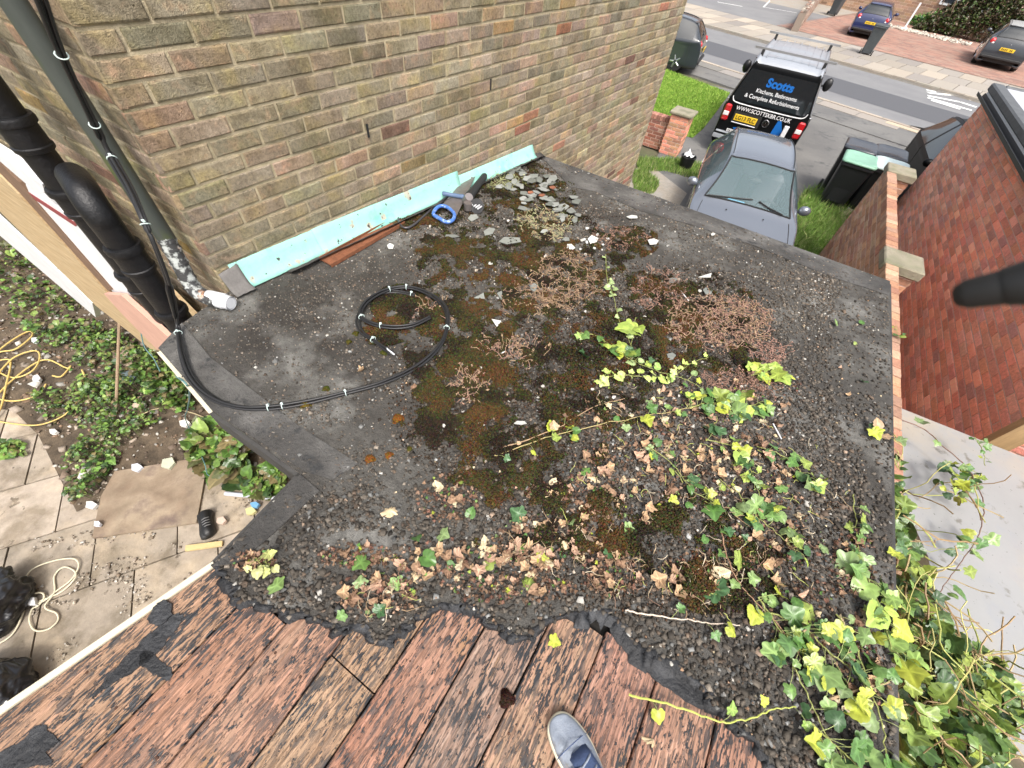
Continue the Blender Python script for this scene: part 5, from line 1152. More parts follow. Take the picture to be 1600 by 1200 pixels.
yprism('red_strip', [(36, 300), (39, 297), (120, 350), (118, 354)], mat('red strip', (.25, .05, .05), .7), DY - .018, .01)
yprism('frame', [(-40, 215), (-2, 240), (66, 288), (70, 300), (60, 304), (0, 252), (-40, 225)], M_white, DY - .04)
yprism('pink_board', [(162, 459), (190, 462), (264, 528), (246, 547), (192, 492)], mat('pink plasterboard', (.55, .33, .25), .8, var=.12, vs=10), DY - .06, .03)
yprism('post', [(218, 470), (240, 440), (300, 500), (268, 530)], M_pine, DY + .06, .05)
# ================================================================ FRONT OF THE HOUSES
# low garden wall with pier
fw = empty('front_wall', gp(1050, 235), label='low red brick wall with square capped pier at the lawn edge', cat='wall')
pb = gp(1046, 238); pxx, pyy = pb.x, pb.y
q = MB(); a = .22
H1 = -y_ if False else None
ptop = (ray(1080, 176) * (pyy / ray(1080, 176).y)).z
for p0, u_, n_ in (((pxx - a, pyy - a, 0), (1, 0, 0), (0, -1, 0)), ((pxx - a, pyy + a, 0), (1, 0, 0), (0, 1, 0)), ((pxx - a, pyy - a, 0), (0, 1, 0), (-1, 0, 0)), ((pxx + a, pyy - a, 0), (0, 1, 0), (1, 0, 0))):
    brickwall(q, p0, u_, n_, 0, 2 * a, G, ptop - .06, .2285, BH, palO[:3] + palR[:4])
pr = under(q.build('pier', [M_brickR, M_mortR]), fw)
q = MB(); q.box((pxx - .27, pyy - .27, ptop - .06), (pxx + .27, pyy + .27, ptop), bev=.015); o = q.build('pier_cap', M_cap); o.parent = pr; o.location = -Vector(fw.location) * 0
o.parent = pr
q = MB()
brickwall(q, (pxx - 4.2, pyy - .1, 0), (1, 0, 0), (0, -1, 0), 0, 3.98, G, ptop - .3, .2285, BH, [(.36, .17, .12), (.3, .13, .09), (.42, .26, .19), (.25, .12, .09)])
brickwall(q, (pxx - 4.2, pyy + .1, 0), (1, 0, 0), (0, 1, 0), 0, 3.98, G, ptop - .3, .2285, BH, palO)
q.box((pxx - 4.2, pyy - .09, G), (pxx - .2, pyy + .09, ptop - .31), 1)
x_ = pxx - 4.2
while x_ < pxx - .3: q.box((x_, pyy - .11, ptop - .302), (x_ + .068, pyy + .11, ptop - .2), 0, jc((.34, .17, .13)), bev=.004); x_ += .0775
under(q.build('wall', [M_brickR, M_mortR]), fw)
# bucket with a white rag
M_buck = mat('black bucket', (.015, .016, .016), .35)
bk = gp(1068, 266); br = empty('bucket', bk, label='black bucket holding a white rag beside the driveway', cat='bucket')
q = MB(); q.lathe([(.12, 0), (.13, .02), (.17, .3), (.18, .305), (.18, .32), (.16, .318), (.12, .06)], seg=22); q.build('body', M_buck, br, smooth=True, ang=40)
q = MB(); vs = [(rnd.uniform(-.1, .12), rnd.uniform(-.1, .1), rnd.uniform(.26, .4)) for _ in range(1)]
g = 7; vs = [((i - 3) * .035 + rnd.gauss(0, .008), (j - 3) * .03 + rnd.gauss(0, .008), .33 + .1 * math.exp(-((i - 2) ** 2 + (j - 3) ** 2) / 4) + rnd.gauss(0, .015)) for i in range(g) for j in range(g)]
q.add(vs, [[i * g + j, i * g + j + 1, (i + 1) * g + j + 1, (i + 1) * g + j] for i in range(g - 1) for j in range(g - 1)])
o = q.build('rag', M_white, smooth=True); o.location = bk; tag(o, label='white rag stuffed in the black bucket', cat='rag')
q = MB(); q.tube(catmull([(-.17, 0, .3), (-.12, .16, .3), (0, .2, .3), (.12, .16, .3), (.17, 0, .3)], 4), .004, 5); q.build('handle', M_chrome, br)
# grass areas round the driveway
GD = [(.15, .28, .045), (.22, .35, .07), (.1, .19, .03), (.34, .38, .14)]
def gpolyw(L): return [(gp(u, v).x, gp(u, v).y) for u, v in L]
grass('tall_grass', gpolyw([(1255, 305), (1285, 308), (1320, 330), (1352, 372), (1380, 440), (1330, 470), (1220, 410), (1224, 370), (1240, 330)]), 15000, .3, .014, GD + [(.2, .35, .06)], 'tall green grass beside the grey car', lean=.9)
grass('dry_grass', gpolyw([(1310, 350), (1352, 372), (1392, 440), (1350, 470), (1290, 440)]), 3500, .34, .01, [(.36, .3, .18), (.3, .22, .12), (.42, .36, .22)], 'dry straw coloured stems by the boundary wall', lean=1.2)
grass('grass_verge', gpolyw([(990, 250), (1055, 250), (1110, 262), (1100, 285), (1040, 268), (1000, 270)]), 3600, .13, .014, GD, 'grass verge along the foot of the low brick wall')
grass('grass_verge', gpolyw([(985, 270), (1005, 262), (1030, 290), (1020, 305), (990, 300)]), 1600, .13, .014, GD, 'grass growing at the corner of the brick house')
P_, S_, C_ = [], [], []
for (x, y) in scatter(gpolyw([(1300, 325), (1340, 335), (1365, 360), (1330, 370)]), 260):
    P_.append((x, y, G + rnd.uniform(.02, .2))); S_.append(rnd.lognormvariate(-3.2, .5)); C_.append(jc(rnd.choice([(.4, .33, .25), (.5, .5, .5), (.25, .13, .08), (.3, .26, .2)]), .7, 1.3))
icloud('rubble_heap', P_, S_, C_, M_stone, label='small rubble heap at the foot of the far pier')
q = MB(); a = gp(1322, 318, G + .15); q.box((-.3, -.02, 0), (.3, .12, .03), M=Matrix.Translation(a) @ Matrix.Rotation(.6, 4, 'Z') @ Matrix.Rotation(.35, 4, 'Y')); tag(q.build('timber_offcut', M_wood), label='brown timber piece on the rubble heap by the bins', cat='timber')
# ---------------------------------------------------------------- wheelie bins
M_bin = mat('black bin plastic', (.016, .017, .019), .42, var=.2, vs=5)
M_bing = mat('grey bin plastic', (.06, .068, .072), .5, var=.2, vs=5)
M_lidk = mat('black bin lid', (.05, .055, .065), .25, var=.2, vs=5)
M_lidg = mat('green bin lid', (.25, .46, .34), .4, var=.12, vs=4)
M_lidw = mat('pale mint bin lid', (.62, .74, .72), .4, var=.1, vs=4)
def wbin(p, rz_, lidm, label, body=M_bin, h=1.03, group='wheelie bins on the driveway'):
    r = empty('wheelie_bin', p, rz_, label=label, cat='bin', group=group); q = MB()
    b = [(-.22, -.26), (.22, -.26), (.22, .24), (-.22, .24)]; t = [(-.285, -.36), (.285, -.36), (.285, .34), (-.285, .34)]
    def rr(P, k_, z):
        R_ = []
        for i in range(4):
            a_, c, d = Vector((*P[i - 1], z)), Vector((*P[i], z)), Vector((*P[(i + 1) % 4], z)); R_ += [c + (a_ - c).normalized() * k_, c + ((a_ - c).normalized() + (d - c).normalized()) * k_ * .3, c + (d - c).normalized() * k_]
        return R_
    L = [rr(b, .05, .06), rr([(x * .5 + X * .5, y * .5 + Y * .5) for (x, y), (X, Y) in zip(b, t)], .05, h * .55), rr(t, .05, h - .06), rr([(x * 1.06, y * 1.05) for x, y in t], .05, h - .055), rr([(x * 1.06, y * 1.05) for x, y in t], .05, h)]
    vs = [v for l in L for v in l]; n = 12; q.add(vs, [[i * n + j, i * n + (j + 1) % n, (i + 1) * n + (j + 1) % n, (i + 1) * n + j] for i in range(4) for j in range(n)] + [list(range(n))[::-1], [48 + j for j in range(n)]])
    q.box((-.14, -.31, .3), (.14, -.285, .75)); q.build('body', body, r)
    q = MB(); L = [rr([(x * 1.09, y * 1.07) for x, y in t], .06, h + .002), rr([(x * 1.1, y * 1.08) for x, y in t], .06, h + .03), rr([(x * .95, y * .95) for x, y in t], .1, h + .055), rr([(x * .85, y * .87) for x, y in t], .12, h + .045), rr([(x * .3, y * .3) for x, y in t], .05, h + .05)]
    vs = [v for l in L for v in l]; q.add(vs, [[i * n + j, i * n + (j + 1) % n, (i + 1) * n + (j + 1) % n, (i + 1) * n + j] for i in range(4) for j in range(n)] + [list(range(n))[::-1], [48 + j for j in range(n)]])
    q.build('lid', lidm, r, smooth=True)
    q = MB(); q.tube([(-.25, .41, h - .02), (.25, .41, h - .02)], .018, 8)
    for x_ in (-.24, 0, .24): q.box((x_ - .02, .34, h - .05), (x_ + .02, .42, h + .0))
    q.build('handle', body, r)
    for x_ in (-.26, .26):
        q = MB(); q.tube([(x_ - .025, .26, .1), (x_ + .025, .26, .1)], .1, 16); q.build('wheel', M_tyre, r)
    return r
b0 = (gp(1345, 258, -2.82)); rb = math.radians(-3)
bt = gp(1346, 248, -2.82); wbin((bt.x, bt.y, G), rb, M_lidg, 'black wheelie bin with light green lid, nearest the car')
bt = gp(1394, 258, -2.82); wbin((bt.x, bt.y, G), rb, M_lidw, 'black wheelie bin with pale mint lid behind the brick pier')
bt = gp(1349, 228, -2.82); wbin((bt.x - .02, bt.y + .0, G), rb, M_lidk, 'black wheelie bin with glossy black lid behind the green lid')
bt = gp(1394, 238, -2.82); wbin((bt.x, bt.y, G), rb, M_lidk, 'black wheelie bin with glossy black lid behind the mint lid')
# ---------------------------------------------------------------- vehicles
def cr(P, t):
    n = len(P) - 1; i = min(int(t), n - 1); f = t - i
    a, b, c, d = (P[max(i - 1, 0)], P[i], P[i + 1], P[min(i + 2, n)])
    return tuple(.5 * ((2 * b_) + (c_ - a_) * f + (2 * a_ - 5 * b_ + 4 * c_ - d_) * f * f + (3 * b_ - a_ - 3 * c_ + d_) * f ** 3) for a_, b_, c_, d_ in zip(a, b, c, d))
def lerp1(P, t):
    n = len(P) - 1; i = min(int(t), n - 1); f = t - i; return tuple(a + (b - a) * f for a, b in zip(P[i], P[i + 1]))
def section(s):
    y, zt, wt, zb, wb, zs, cr_ = s          # top height, top half width, belt z, belt half width, sill z, crown
    zb = min(zb, zt - .006); zm = min(zb - .12, .62) if zb > .5 else zb * .8; zm = max(zm, zs + .02); zl = min(zs, zt - .03)
    return [(0, y, zt + cr_), (wt * .45, y, zt + cr_ * .8), (wt * .85, y, zt + cr_ * .25), (wt, y, zt - .02 if zt - zb > .1 else zt - .004), (wb, y, zb), (wb + .012, y, min(zb - .01, (zb + zm) / 2)), (wb + .005, y, min(zm, zb - .02)), (wb - .015, y, zl), (wb - .2, y, zl - .0)]
def vehicle(name, label, cat, loc, rz_, ST, wind, paint, wheels, wr=.32, glassm=M_glass, sub=6, roofm=None, roofr=None, group=None, extras=None):
    """ST stations front(+y) to rear; wind: dict part -> list of (s0,s1,v0,v1) parameter rectangles"""
    root = empty(name, loc, rz_, label=label, cat=cat, group=group)
    S_ = [section(s) for s in ST]; nu = (len(ST) - 1) * sub; nvv = (len(S_[0]) - 1) * 4
    G_ = []
    for i in range(nu + 1):
        row = [cr([S_[k_][j] for k_ in range(len(S_))], i / sub) for j in range(len(S_[0]))]
        G_.append([cr(row, j / 4) for j in range(nvv + 1)])
    parts = {}
    for i in range(nu):
        s = (i + .5) / sub
        for j in range(nvv):
            v = (j + .5) / 4; tgt = 'body'
            for nm, rects in wind.items():
                for (s0, s1, v0, v1) in rects:
                    if s0 < s < s1 and v0 < v < v1: tgt = nm
            for sx in (1, -1):
                key = tgt if tgt in ('body', 'roof') or v < 3 else tgt + ('L' if sx > 0 else 'R')
                f = [G_[i][j], G_[i + 1][j], G_[i + 1][j + 1], G_[i][j + 1]]
                if sx < 0: f = [(-p[0], p[1], p[2]) for p in f][::-1]
                off = -.004 if tgt not in ('body', 'roof') else 0
                parts.setdefault(key, []).append(f)
    for key, FF in parts.items():
        vs, idx, fs = [], {}, []
        for f in FF:
            ff = []
            for p in f:
                kk = tuple(round(c, 5) for c in p)
                if kk not in idx: idx[kk] = len(vs); vs.append(p)
                if idx[kk] not in ff: ff.append(idx[kk])
            if len(ff) > 2: fs.append(ff)
        q = MB(); q.add(vs, fs); nm = {'body': 'body', 'roof': 'roof', 'windscreen': 'windscreen', 'rear': 'rear_window'}.get(key, 'side_window')
        q.build(nm, paint if key == 'body' else (roofm or paint) if key == 'roof' else glassm, root, smooth=True)
    q = MB(); q.box((-.6, ST[-1][0] + .15, .2), (.6, ST[0][0] - .15, .5)); q.build('chassis', M_rubber, root)
    def SP_(s, v, sx=1, o=.002):
        row = [cr([S_[k_][j] for k_ in range(len(S_))], min(max(s, 0), len(ST) - 1.001)) for j in range(len(S_[0]))]; p = cr(row, min(v, len(row) - 1.001)); return (p[0] * sx * (1 + o), p[1], p[2] + o)
    for nm, rects in wind.items():
        if nm == 'roof': continue
        for (s0, s1, v0, v1) in rects:
            e = []
            if v0 == 0:
                for sx in (1, -1):
                    q = MB(); q.tube([SP_(s0 + (s1 - s0) * t / 10, v1, sx) for t in range(11)], .014, 5); q.build('window_seal', M_rubber, root)
                for ss in (s0, s1):
                    q = MB(); q.tube([SP_(ss, v1 * abs(t) / 6, 1 if t > 0 else -1) for t in range(-6, 7)], .014, 5); q.build('window_seal', M_rubber, root)
    if name == 'parked_car':
        for sx in (1, -1):
            for ss in (5.6, 8.45, 10.2):
                q = MB(); q.tube([SP_(ss, 4.1 + t * .3, sx, .001) for t in range(9)], .006, 4); q.build('door_gap', M_rubber, root)
            q = MB(); q.tube([SP_(2.6 + t * .25, 2.55, sx, .001) for t in range(10)], .006, 4); q.build('bonnet_gap', M_rubber, root)
            q = MB(); q.tube([SP_(7.1 + t * .28, 2.5, sx, .0015) for t in range(11)], .008, 4); q.build('roof_seam', M_rubber, root)
        q = MB(); q.tube([SP_(2.55, 2.5 * abs(t) / 6, 1 if t > 0 else -1, .001) for t in range(-6, 7)], .006, 4); q.build('bonnet_gap', M_rubber, root)
    for (x, y) in wheels:
        q = MB(); sx = 1 if x > 0 else -1
        q.lathe([(wr * .6, -.11), (wr * .93, -.1), (wr, -.06), (wr, .06), (wr * .93, .1), (wr * .62, .105)], (x, y, wr), 24, M=Matrix.Rotation(PI / 2 * sx, 3, 'Y')); w = q.build('wheel', M_tyre, root, smooth=True, ang=40)
        q = MB(); q.lathe([(wr * .2, .1), (wr * .22, .09), (wr * .3, .07), (wr * .55, .085), (wr * .64, .1)], (x, y, wr), 20, M=Matrix.Rotation(PI / 2 * sx, 3, 'Y'))
        for k_ in range(5):
            a = 2 * PI * k_ / 5; d = Vector((0, math.cos(a), math.sin(a))); c0 = Vector((x + sx * .1, y, wr)); q.tube([c0 + d * wr * .15, c0 + d * wr * .6], [.04, .03], 6)
        o = q.build('rim', M_rim, w)
        q = MB(); seg = 20; R1 = wr + .05
        q.tube([(x + sx * .07, y + R1 * math.cos(a), wr + R1 * math.sin(a)) for a in np.linspace(-.15, PI + .15, 16)], .035, 6); q.build('wheel_arch', M_rubber, root)
    return root
def pl_box(root, name, a, b, m, bev=.01):
    q = MB(); q.box(a, b, bev=bev); return q.build(name, m, root)
def blob(root, name, c, r, m, rot=0):
    q = MB(); q.lathe([(.05, -1), (.6, -.8), (.95, -.3), (1, .2), (.7, .75), (.05, 1)], seg=14); 
    q.v = [tuple(Matrix.Rotation(rot, 3, 'Z') @ Vector((v[0] * r[0], v[1] * r[1], v[2] * r[2])) + Vector(c)) for v in q.v]; return q.build(name, m, root, smooth=True)
def text(root, body, size, x, y, z, m, tilt=PI / 2, ext=.002, sx=1, bold=0, name='lettering', ry=0, align='CENTER'):
    cu = bpy.data.curves.new('t', 'FONT'); cu.body = body; cu.size = size; cu.align_x = align; cu.align_y = 'CENTER'; cu.extrude = ext; cu.offset = bold
    ob = bpy.data.objects.new('t', cu); COL.objects.link(ob); dg = bpy.context.evaluated_depsgraph_get(); me = bpy.data.meshes.new_from_object(ob.evaluated_get(dg)); bpy.data.objects.remove(ob)
    o = bpy.data.objects.new(name, me); COL.objects.link(o); me.materials.clear(); me.materials.append(m); o.parent = root; o.location = (x, y, z); o.rotation_euler = (tilt, ry, 0); o.scale = (sx, 1, 1); return o
M_pgrey = mat('dark grey car paint', (.21, .23, .265), .2, metal=.5, coat=.8)
M_pblack = mat('black car paint', (.004, .0045, .005), .4, coat=0, spec=.18)
M_proof = mat('van roof sky sheen', (.3, .32, .35), .35, coat=.3, var=.06, vs=3)  # pale colour paints in the sky reflected by the black roof
M_pblue = mat('navy car paint', (.012, .018, .075), .2, coat=.9)
M_pdark = mat('charcoal car paint', (.03, .035, .042), .25, coat=.8)
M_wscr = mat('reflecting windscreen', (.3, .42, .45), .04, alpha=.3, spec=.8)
#  (y, ztop, wtop, zbelt, wbelt, sill, crown)
HB = [(2.1, .30, .62, .28, .66, .22, 0), (2.09, .5, .70, .48, .74, .22, 0), (2.02, .68, .76, .66, .79, .2, .01), (1.8, .80, .79, .78, .83, .2, .02), (1.3, .92, .77, .89, .865, .2, .03), (1.02, .985, .74, .93, .875, .2, .03),
      (.62, 1.22, .62, .94, .88, .2, .03), (.2, 1.43, .555, .95, .885, .2, .03), (-.4, 1.475, .56, .96, .885, .2, .03), (-1.0, 1.46, .555, .97, .88, .2, .03), (-1.55, 1.38, .54, .98, .87, .2, .03), (-1.78, 1.18, .62, .99, .85, .2, .03), (-1.93, .98, .7, .97, .82, .2, .03),
      (-2.02, .8, .75, .78, .79, .2, .02), (-2.06, .55, .76, .53, .78, .22, .02), (-2.06, .33, .72, .31, .74, .25, 0)]
HW = {'windscreen': [(5.15, 6.95, 0, 2.75)], 'side': [(6.35, 8.35, 3.1, 3.92), (8.55, 10.3, 3.1, 3.92)], 'rear': [(10.15, 11.85, 0, 2.6)], 'roof': [(7, 10, 0, 3)]}
def lights_rear(root, z=.86, y=-1.96, x=.68, r=(.13, .09, .12), zs=.03):
    for sx in (1, -1):
        l = blob(root, 'tail_light', (sx * x, y + .03, z), r, M_redl, sx * -.5); blob(l, 'lens', (sx * (x - .03), y - .01, z - .05), (r[0] * .5, r[1] * .8, r[2] * .35), M_clear)
def mirror(root, x, y, z, m, r=(.1, .07, .08)):
    q = MB(); sx = 1 if x > 0 else -1; q.tube([(x - sx * .16, y, z - .05), (x - sx * .03, y, z - .02)], .025, 8); a = q.build('mirror', M_rubber, root); blob(a, 'mirror_shell', (x, y, z), r, m); return a
def plate(root, x, y, z, w=.52, h=.11, txt=None, tilt=0):
    o = pl_box(root, 'number_plate', (x - w / 2, y - .01, z - h / 2), (x + w / 2, y + .01, z + h / 2), M_plate, .004)
    if txt: text(o, txt, h * .92, x, y - .013, z, M_black, sx=.92, bold=.0015)
    else:
        q = MB()
        for k_ in range(7):
            if k_ == 4: continue
            q.box((x - w * .4 + k_ * w * .115, y - .013, z - h * .28), (x - w * .4 + k_ * w * .115 + w * .06, y - .011, z + h * .28))
        q.build('plate_characters', M_black, o)
# the grey car on the driveway, nose towards the garage
mA, mB = gp(1084, 287, -2.95), gp(1252, 329, -2.95); mc = (mA + mB) / 2; hd = (mB - mA).normalized(); ca = math.atan2(hd.y, hd.x) * .75 + PI
fwd = Vector((-math.sin(ca), math.cos(ca), 0)); c0 = mc - fwd * .42
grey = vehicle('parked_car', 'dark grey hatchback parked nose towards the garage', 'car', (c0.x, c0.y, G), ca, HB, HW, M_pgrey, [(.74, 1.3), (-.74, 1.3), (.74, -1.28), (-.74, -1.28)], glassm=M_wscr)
grey.scale = (.95, .97, .97)
for sx in (1, -1): mirror(grey, sx * .97, .44, .98, M_pgrey)
lights_rear(grey)
M_seat = mat('grey seat fabric', (.12, .12, .13), .9); M_dash = mat('dashboard', (.05, .05, .055), .7)
pl_box(grey, 'dashboard', (-.68, .62, .62), (.68, 1.0, .86), M_dash, .05)
for sx in (-.36, .36):
    o = pl_box(grey, 'seat', (sx - .24, -.35, .3), (sx + .24, .3, .55), M_seat, .05); pl_box(o, 'seat_back', (sx - .23, -.55, .5), (sx + .23, -.33, 1.12), M_seat, .06); pl_box(o, 'headrest', (sx - .12, -.52, 1.13), (sx + .12, -.4, 1.3), M_seat, .04)
q = MB(); q.tube([(-.36 + .18 * math.cos(a) * -1, .5 + .06 * math.sin(a), .86 + .17 * math.sin(a)) for a in np.linspace(0, 2 * PI, 17)[:-1]], .018, 6, close=True); q.build('steering_wheel', M_rubber, grey)
q = MB(); q.box((-.1, .2, .56), (.3, .6, .8), bev=.06); o = q.build('blue_cloth', mat('light blue cloth', (.15, .5, .75), .8), grey)
blob(grey, 'rear_view_mirror', (0, .5, 1.25), (.1, .03, .05), M_rubber)
def onwind(x, y, dz=.02):                      # height of the glass at y
    for i in range(len(HB) - 1):
        if HB[i + 1][0] <= y <= HB[i][0]:
            f = (HB[i][0] - y) / (HB[i][0] - HB[i + 1][0]); return HB[i][1] + (HB[i + 1][1] - HB[i][1]) * f + dz
for sx in (-1, 1):
    q = MB(); P = [(x, yy, onwind(x, yy, .045 - abs(x) * .02)) for x, yy in ((.05 * 1 + sx * .62, .98), (sx * .3, .93), (sx * .05 - .1, .88))]; q.tube(P, .012, 5); q.build('wiper', M_rubber, grey)
    q = MB(); q.lathe([(.012, 0), (.01, .01)], (sx * .3, 1.18, .975), 8); q.build('washer_jet', M_rubber, grey)
for xx in (-.42, 0, .42): pass
pl_box(grey, 'grille', (-.5, 2.05, .35), (.5, 2.11, .55), M_rubber, .02)
for sx in (1, -1): blob(grey, 'headlight', (sx * .6, 1.97, .64), (.16, .1, .08), M_clear, sx * .3)
# the black van with signwriting, seen from behind
VN = [(2.45, .35, .7, .33, .75, .25, 0), (2.44, .6, .78, .58, .86, .25, 0), (2.38, .86, .82, .84, .9, .25, .01), (2.1, 1.02, .84, .99, .93, .25, .02), (1.75, 1.18, .82, 1.04, .95, .25, .03), (1.2, 1.62, .76, 1.08, .955, .25, .03), (.85, 1.86, .72, 1.08, .955, .25, .03),
      (.3, 1.92, .72, 1.08, .955, .25, .035), (-.6, 1.93, .72, 1.08, .955, .25, .035), (-1.6, 1.93, .72, 1.08, .955, .25, .035), (-2.2, 1.925, .72, 1.08, .955, .25, .03), (-2.36, 1.86, .72, 1.08, .94, .25, .01), (-2.385, 1.72, .755, 1.08, .93, .25, 0), (-2.41, 1.45, .82, 1.08, .92, .25, 0), (-2.44, 1.12, .9, 1.06, .915, .25, 0),
      (-2.455, .85, .905, .84, .915, .25, 0), (-2.465, .5, .905, .48, .915, .28, 0), (-2.46, .34, .88, .33, .9, .3, 0)]
VW_ = {'windscreen': [(4.1, 5.9, 0, 2.8)], 'side': [(5.3, 7.2, 3.15, 3.9), (7.6, 9.6, 3.15, 3.9), (9.8, 10.9, 3.15, 3.9)], 'roof': [(5.9, 11.0, 0, 3.0)]}
rl, rr_ = gp(1116, 213, G + .33), gp(1240, 236, G + .33); vm = (rl + rr_) / 2
va = math.radians(2.0); vf = Vector((-math.sin(va), math.cos(va), 0)); vc = Vector((-.56, 12.5, 0)) + vf * 2.44
van = vehicle('parked_van', 'black signwritten van with sky sheen coloured into its roof, and roof bars', 'van', (vc.x, vc.y, G), va, VN, VW_, M_pblack, [(.83, 1.5), (-.83, 1.5), (.83, -1.5), (-.83, -1.5)], wr=.34, roofm=M_proof)
M_bar = mat('roof bar', (.5, .5, .5), .35, metal=.8)
for yy in (.35, -.2, -2.05):
    if yy == -.2: continue
    q = MB(); q.box((-.86, yy - .025, 2.06), (.86, yy + .025, 2.1)); o = q.build('roof_bar', M_bar, van)
    for sx in (-.66, .66): pl_box(o, 'foot', (sx - .03, yy - .04, 1.92), (sx + .03, yy + .04, 2.07), M_rubber, .01)
for k_ in range(7):
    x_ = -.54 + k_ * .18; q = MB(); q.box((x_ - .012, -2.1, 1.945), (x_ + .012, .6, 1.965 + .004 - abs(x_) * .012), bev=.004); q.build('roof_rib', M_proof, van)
q = MB()
for sx in (-1, 1): q.tube([(sx * .715, .7, 1.925), (sx * .73, -.6, 1.935), (sx * .73, -2.2, 1.925)], .014, 6)
q.build('drip_rail', M_chrome, van)
for sx in (1, -1): mirror(van, sx * 1.1, 1.05, 1.2, M_black, (.11, .08, .16))
TL = math.atan2(2.44 - 2.375, .45)
RT = PI / 2 - .085                             # lean of the tailgate glass
def tz(z): return -(2.375 + (1.78 - z) * .094) - .012 if z > 1.1 else -(2.444 + (1.1 - z) * .03) - .012
q = MB(); W1, W2 = .70, .84; P = [(-W1, tz(1.76), 1.76), (W1, tz(1.76), 1.76), (W1 + .03, tz(1.7), 1.68), (W2, tz(1.2), 1.24), (W2 - .08, tz(1.14), 1.16), (-W2 + .08, tz(1.14), 1.16), (-W2, tz(1.2), 1.24), (-W1 - .03, tz(1.7), 1.68)]
q.prism(P, (0, .006, 0)); rw = q.build('rear_window', M_glass, van)
M_txw = mat('white lettering', (.8, .8, .8), .5); M_txb = mat('blue lettering', (.005, .12, .42), .45)
text(van, 'Scotts', .22, .02, tz(1.58) - .006, 1.58, M_txb, RT, bold=.009, sx=1.05)
text(van, 'Kitchens, Bathrooms', .106, .03, tz(1.41) - .006, 1.41, M_txw, RT, bold=.0005, sx=1.0)
text(van, '& Complete Refurbishments', .106, .0, tz(1.29) - .006, 1.285, M_txw, RT, bold=.0005, sx=1.0)
text(van, 'WWW.SCOTTSKBR.CO.UK', .112, -.04, tz(1.0) - .008, 1.02, M_txw, PI / 2 - .03, bold=.0008, sx=.92)
text(van, '07599995039', .085, -.43, -2.535, .565, M_txw, PI / 2 - .03, bold=.0025)
q = MB(); q.tube(catmull([(-.84, tz(1.2) - .008, 1.22), (-.79, tz(1.14) - .008, 1.135), (-.6, tz(1.1) - .01, 1.11), (0, tz(1.1) - .01, 1.105), (.6, tz(1.1) - .01, 1.11), (.79, tz(1.14) - .008, 1.135), (.84, tz(1.2) - .008, 1.22)], 5), .011, 6); q.build('chrome_swoosh', M_txw, van)
for sx in (-1, 1):
    q = MB(); q.tube([(sx * .745, -2.39, 1.78), (sx * .8, -2.4, 1.55), (sx * .9, -2.42, 1.2)], .012, 6); q.build('gutter_trim', M_chrome, van)
    t = pl_box(van, 'tail_light', (sx * .84 - .075, -2.5, .72), (sx * .84 + .075, -2.4, 1.06), M_redl, .03); pl_box(t, 'lens', (sx * .84 - .065, -2.508, .83), (sx * .84 + .065, -2.49, .92), M_clear, .01); pl_box(van, 'hinge', (sx * .93 - .02, -2.43, 1.08), (sx * .93 + .02, -2.38, 1.16), M_chrome, .005)
q = MB(); q.box((-.66, -2.475, .72), (-.02, -2.455, .96)); q.build('plate_recess', M_rubber, van); plate(van, -.36, -2.485, .845, txt='LG13 FLC', w=.52, h=.13)
q = MB(); q.tube([(-.64, -2.49, .735), (-.08, -2.49, .735)], .012, 6); q.build('handle_strip', M_chrome, van)
q = MB(); c_ = (.1, -2.475, .86); q.tube([(c_[0] + .072 * math.cos(a), c_[1], c_[2] + .072 * math.sin(a)) for a in np.linspace(0, 2 * PI, 25)[:-1]], .008, 6, close=True)
for P in ([(-.032, .055), (0, -.0), (.032, .055)], [(-.055, .02), (-.028, -.05), (0, .012), (.028, -.05), (.055, .02)]): q.tube([(c_[0] + a, c_[1] - .004, c_[2] + b) for a, b in P], .006, 5)
q.build('badge', M_chrome, van)
q = MB()
for P in ([(.18, .55), (.3, .66), (.33, .97), (.4, .99), (.52, .8), (.47, .6), (.4, .62), (.4, .5), (.2, .48)], [(-.1, .48), (.05, .5), (.32, .62), (.3, .52), (.1, .4), (-.05, .4)], [(-.55, .63), (-.42, .66), (-.38, .6), (-.5, .59)]):
    q.prism([(a, -2.486 if b > .6 else -2.486, b) for a, b in P], (0, .006, 0))
q.build('blue_graphic', M_txb, van)
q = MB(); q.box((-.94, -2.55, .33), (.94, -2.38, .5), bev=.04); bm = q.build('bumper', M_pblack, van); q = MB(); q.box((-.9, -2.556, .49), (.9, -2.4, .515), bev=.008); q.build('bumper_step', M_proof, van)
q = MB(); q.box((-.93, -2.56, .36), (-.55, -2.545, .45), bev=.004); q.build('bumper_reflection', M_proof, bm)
q = MB(); a = gp(1214, 220, G + .6); q.box((.52, -2.62, .28), (.62, -2.56, .95), bev=.01); o = q.build('white_panel', M_white, van)
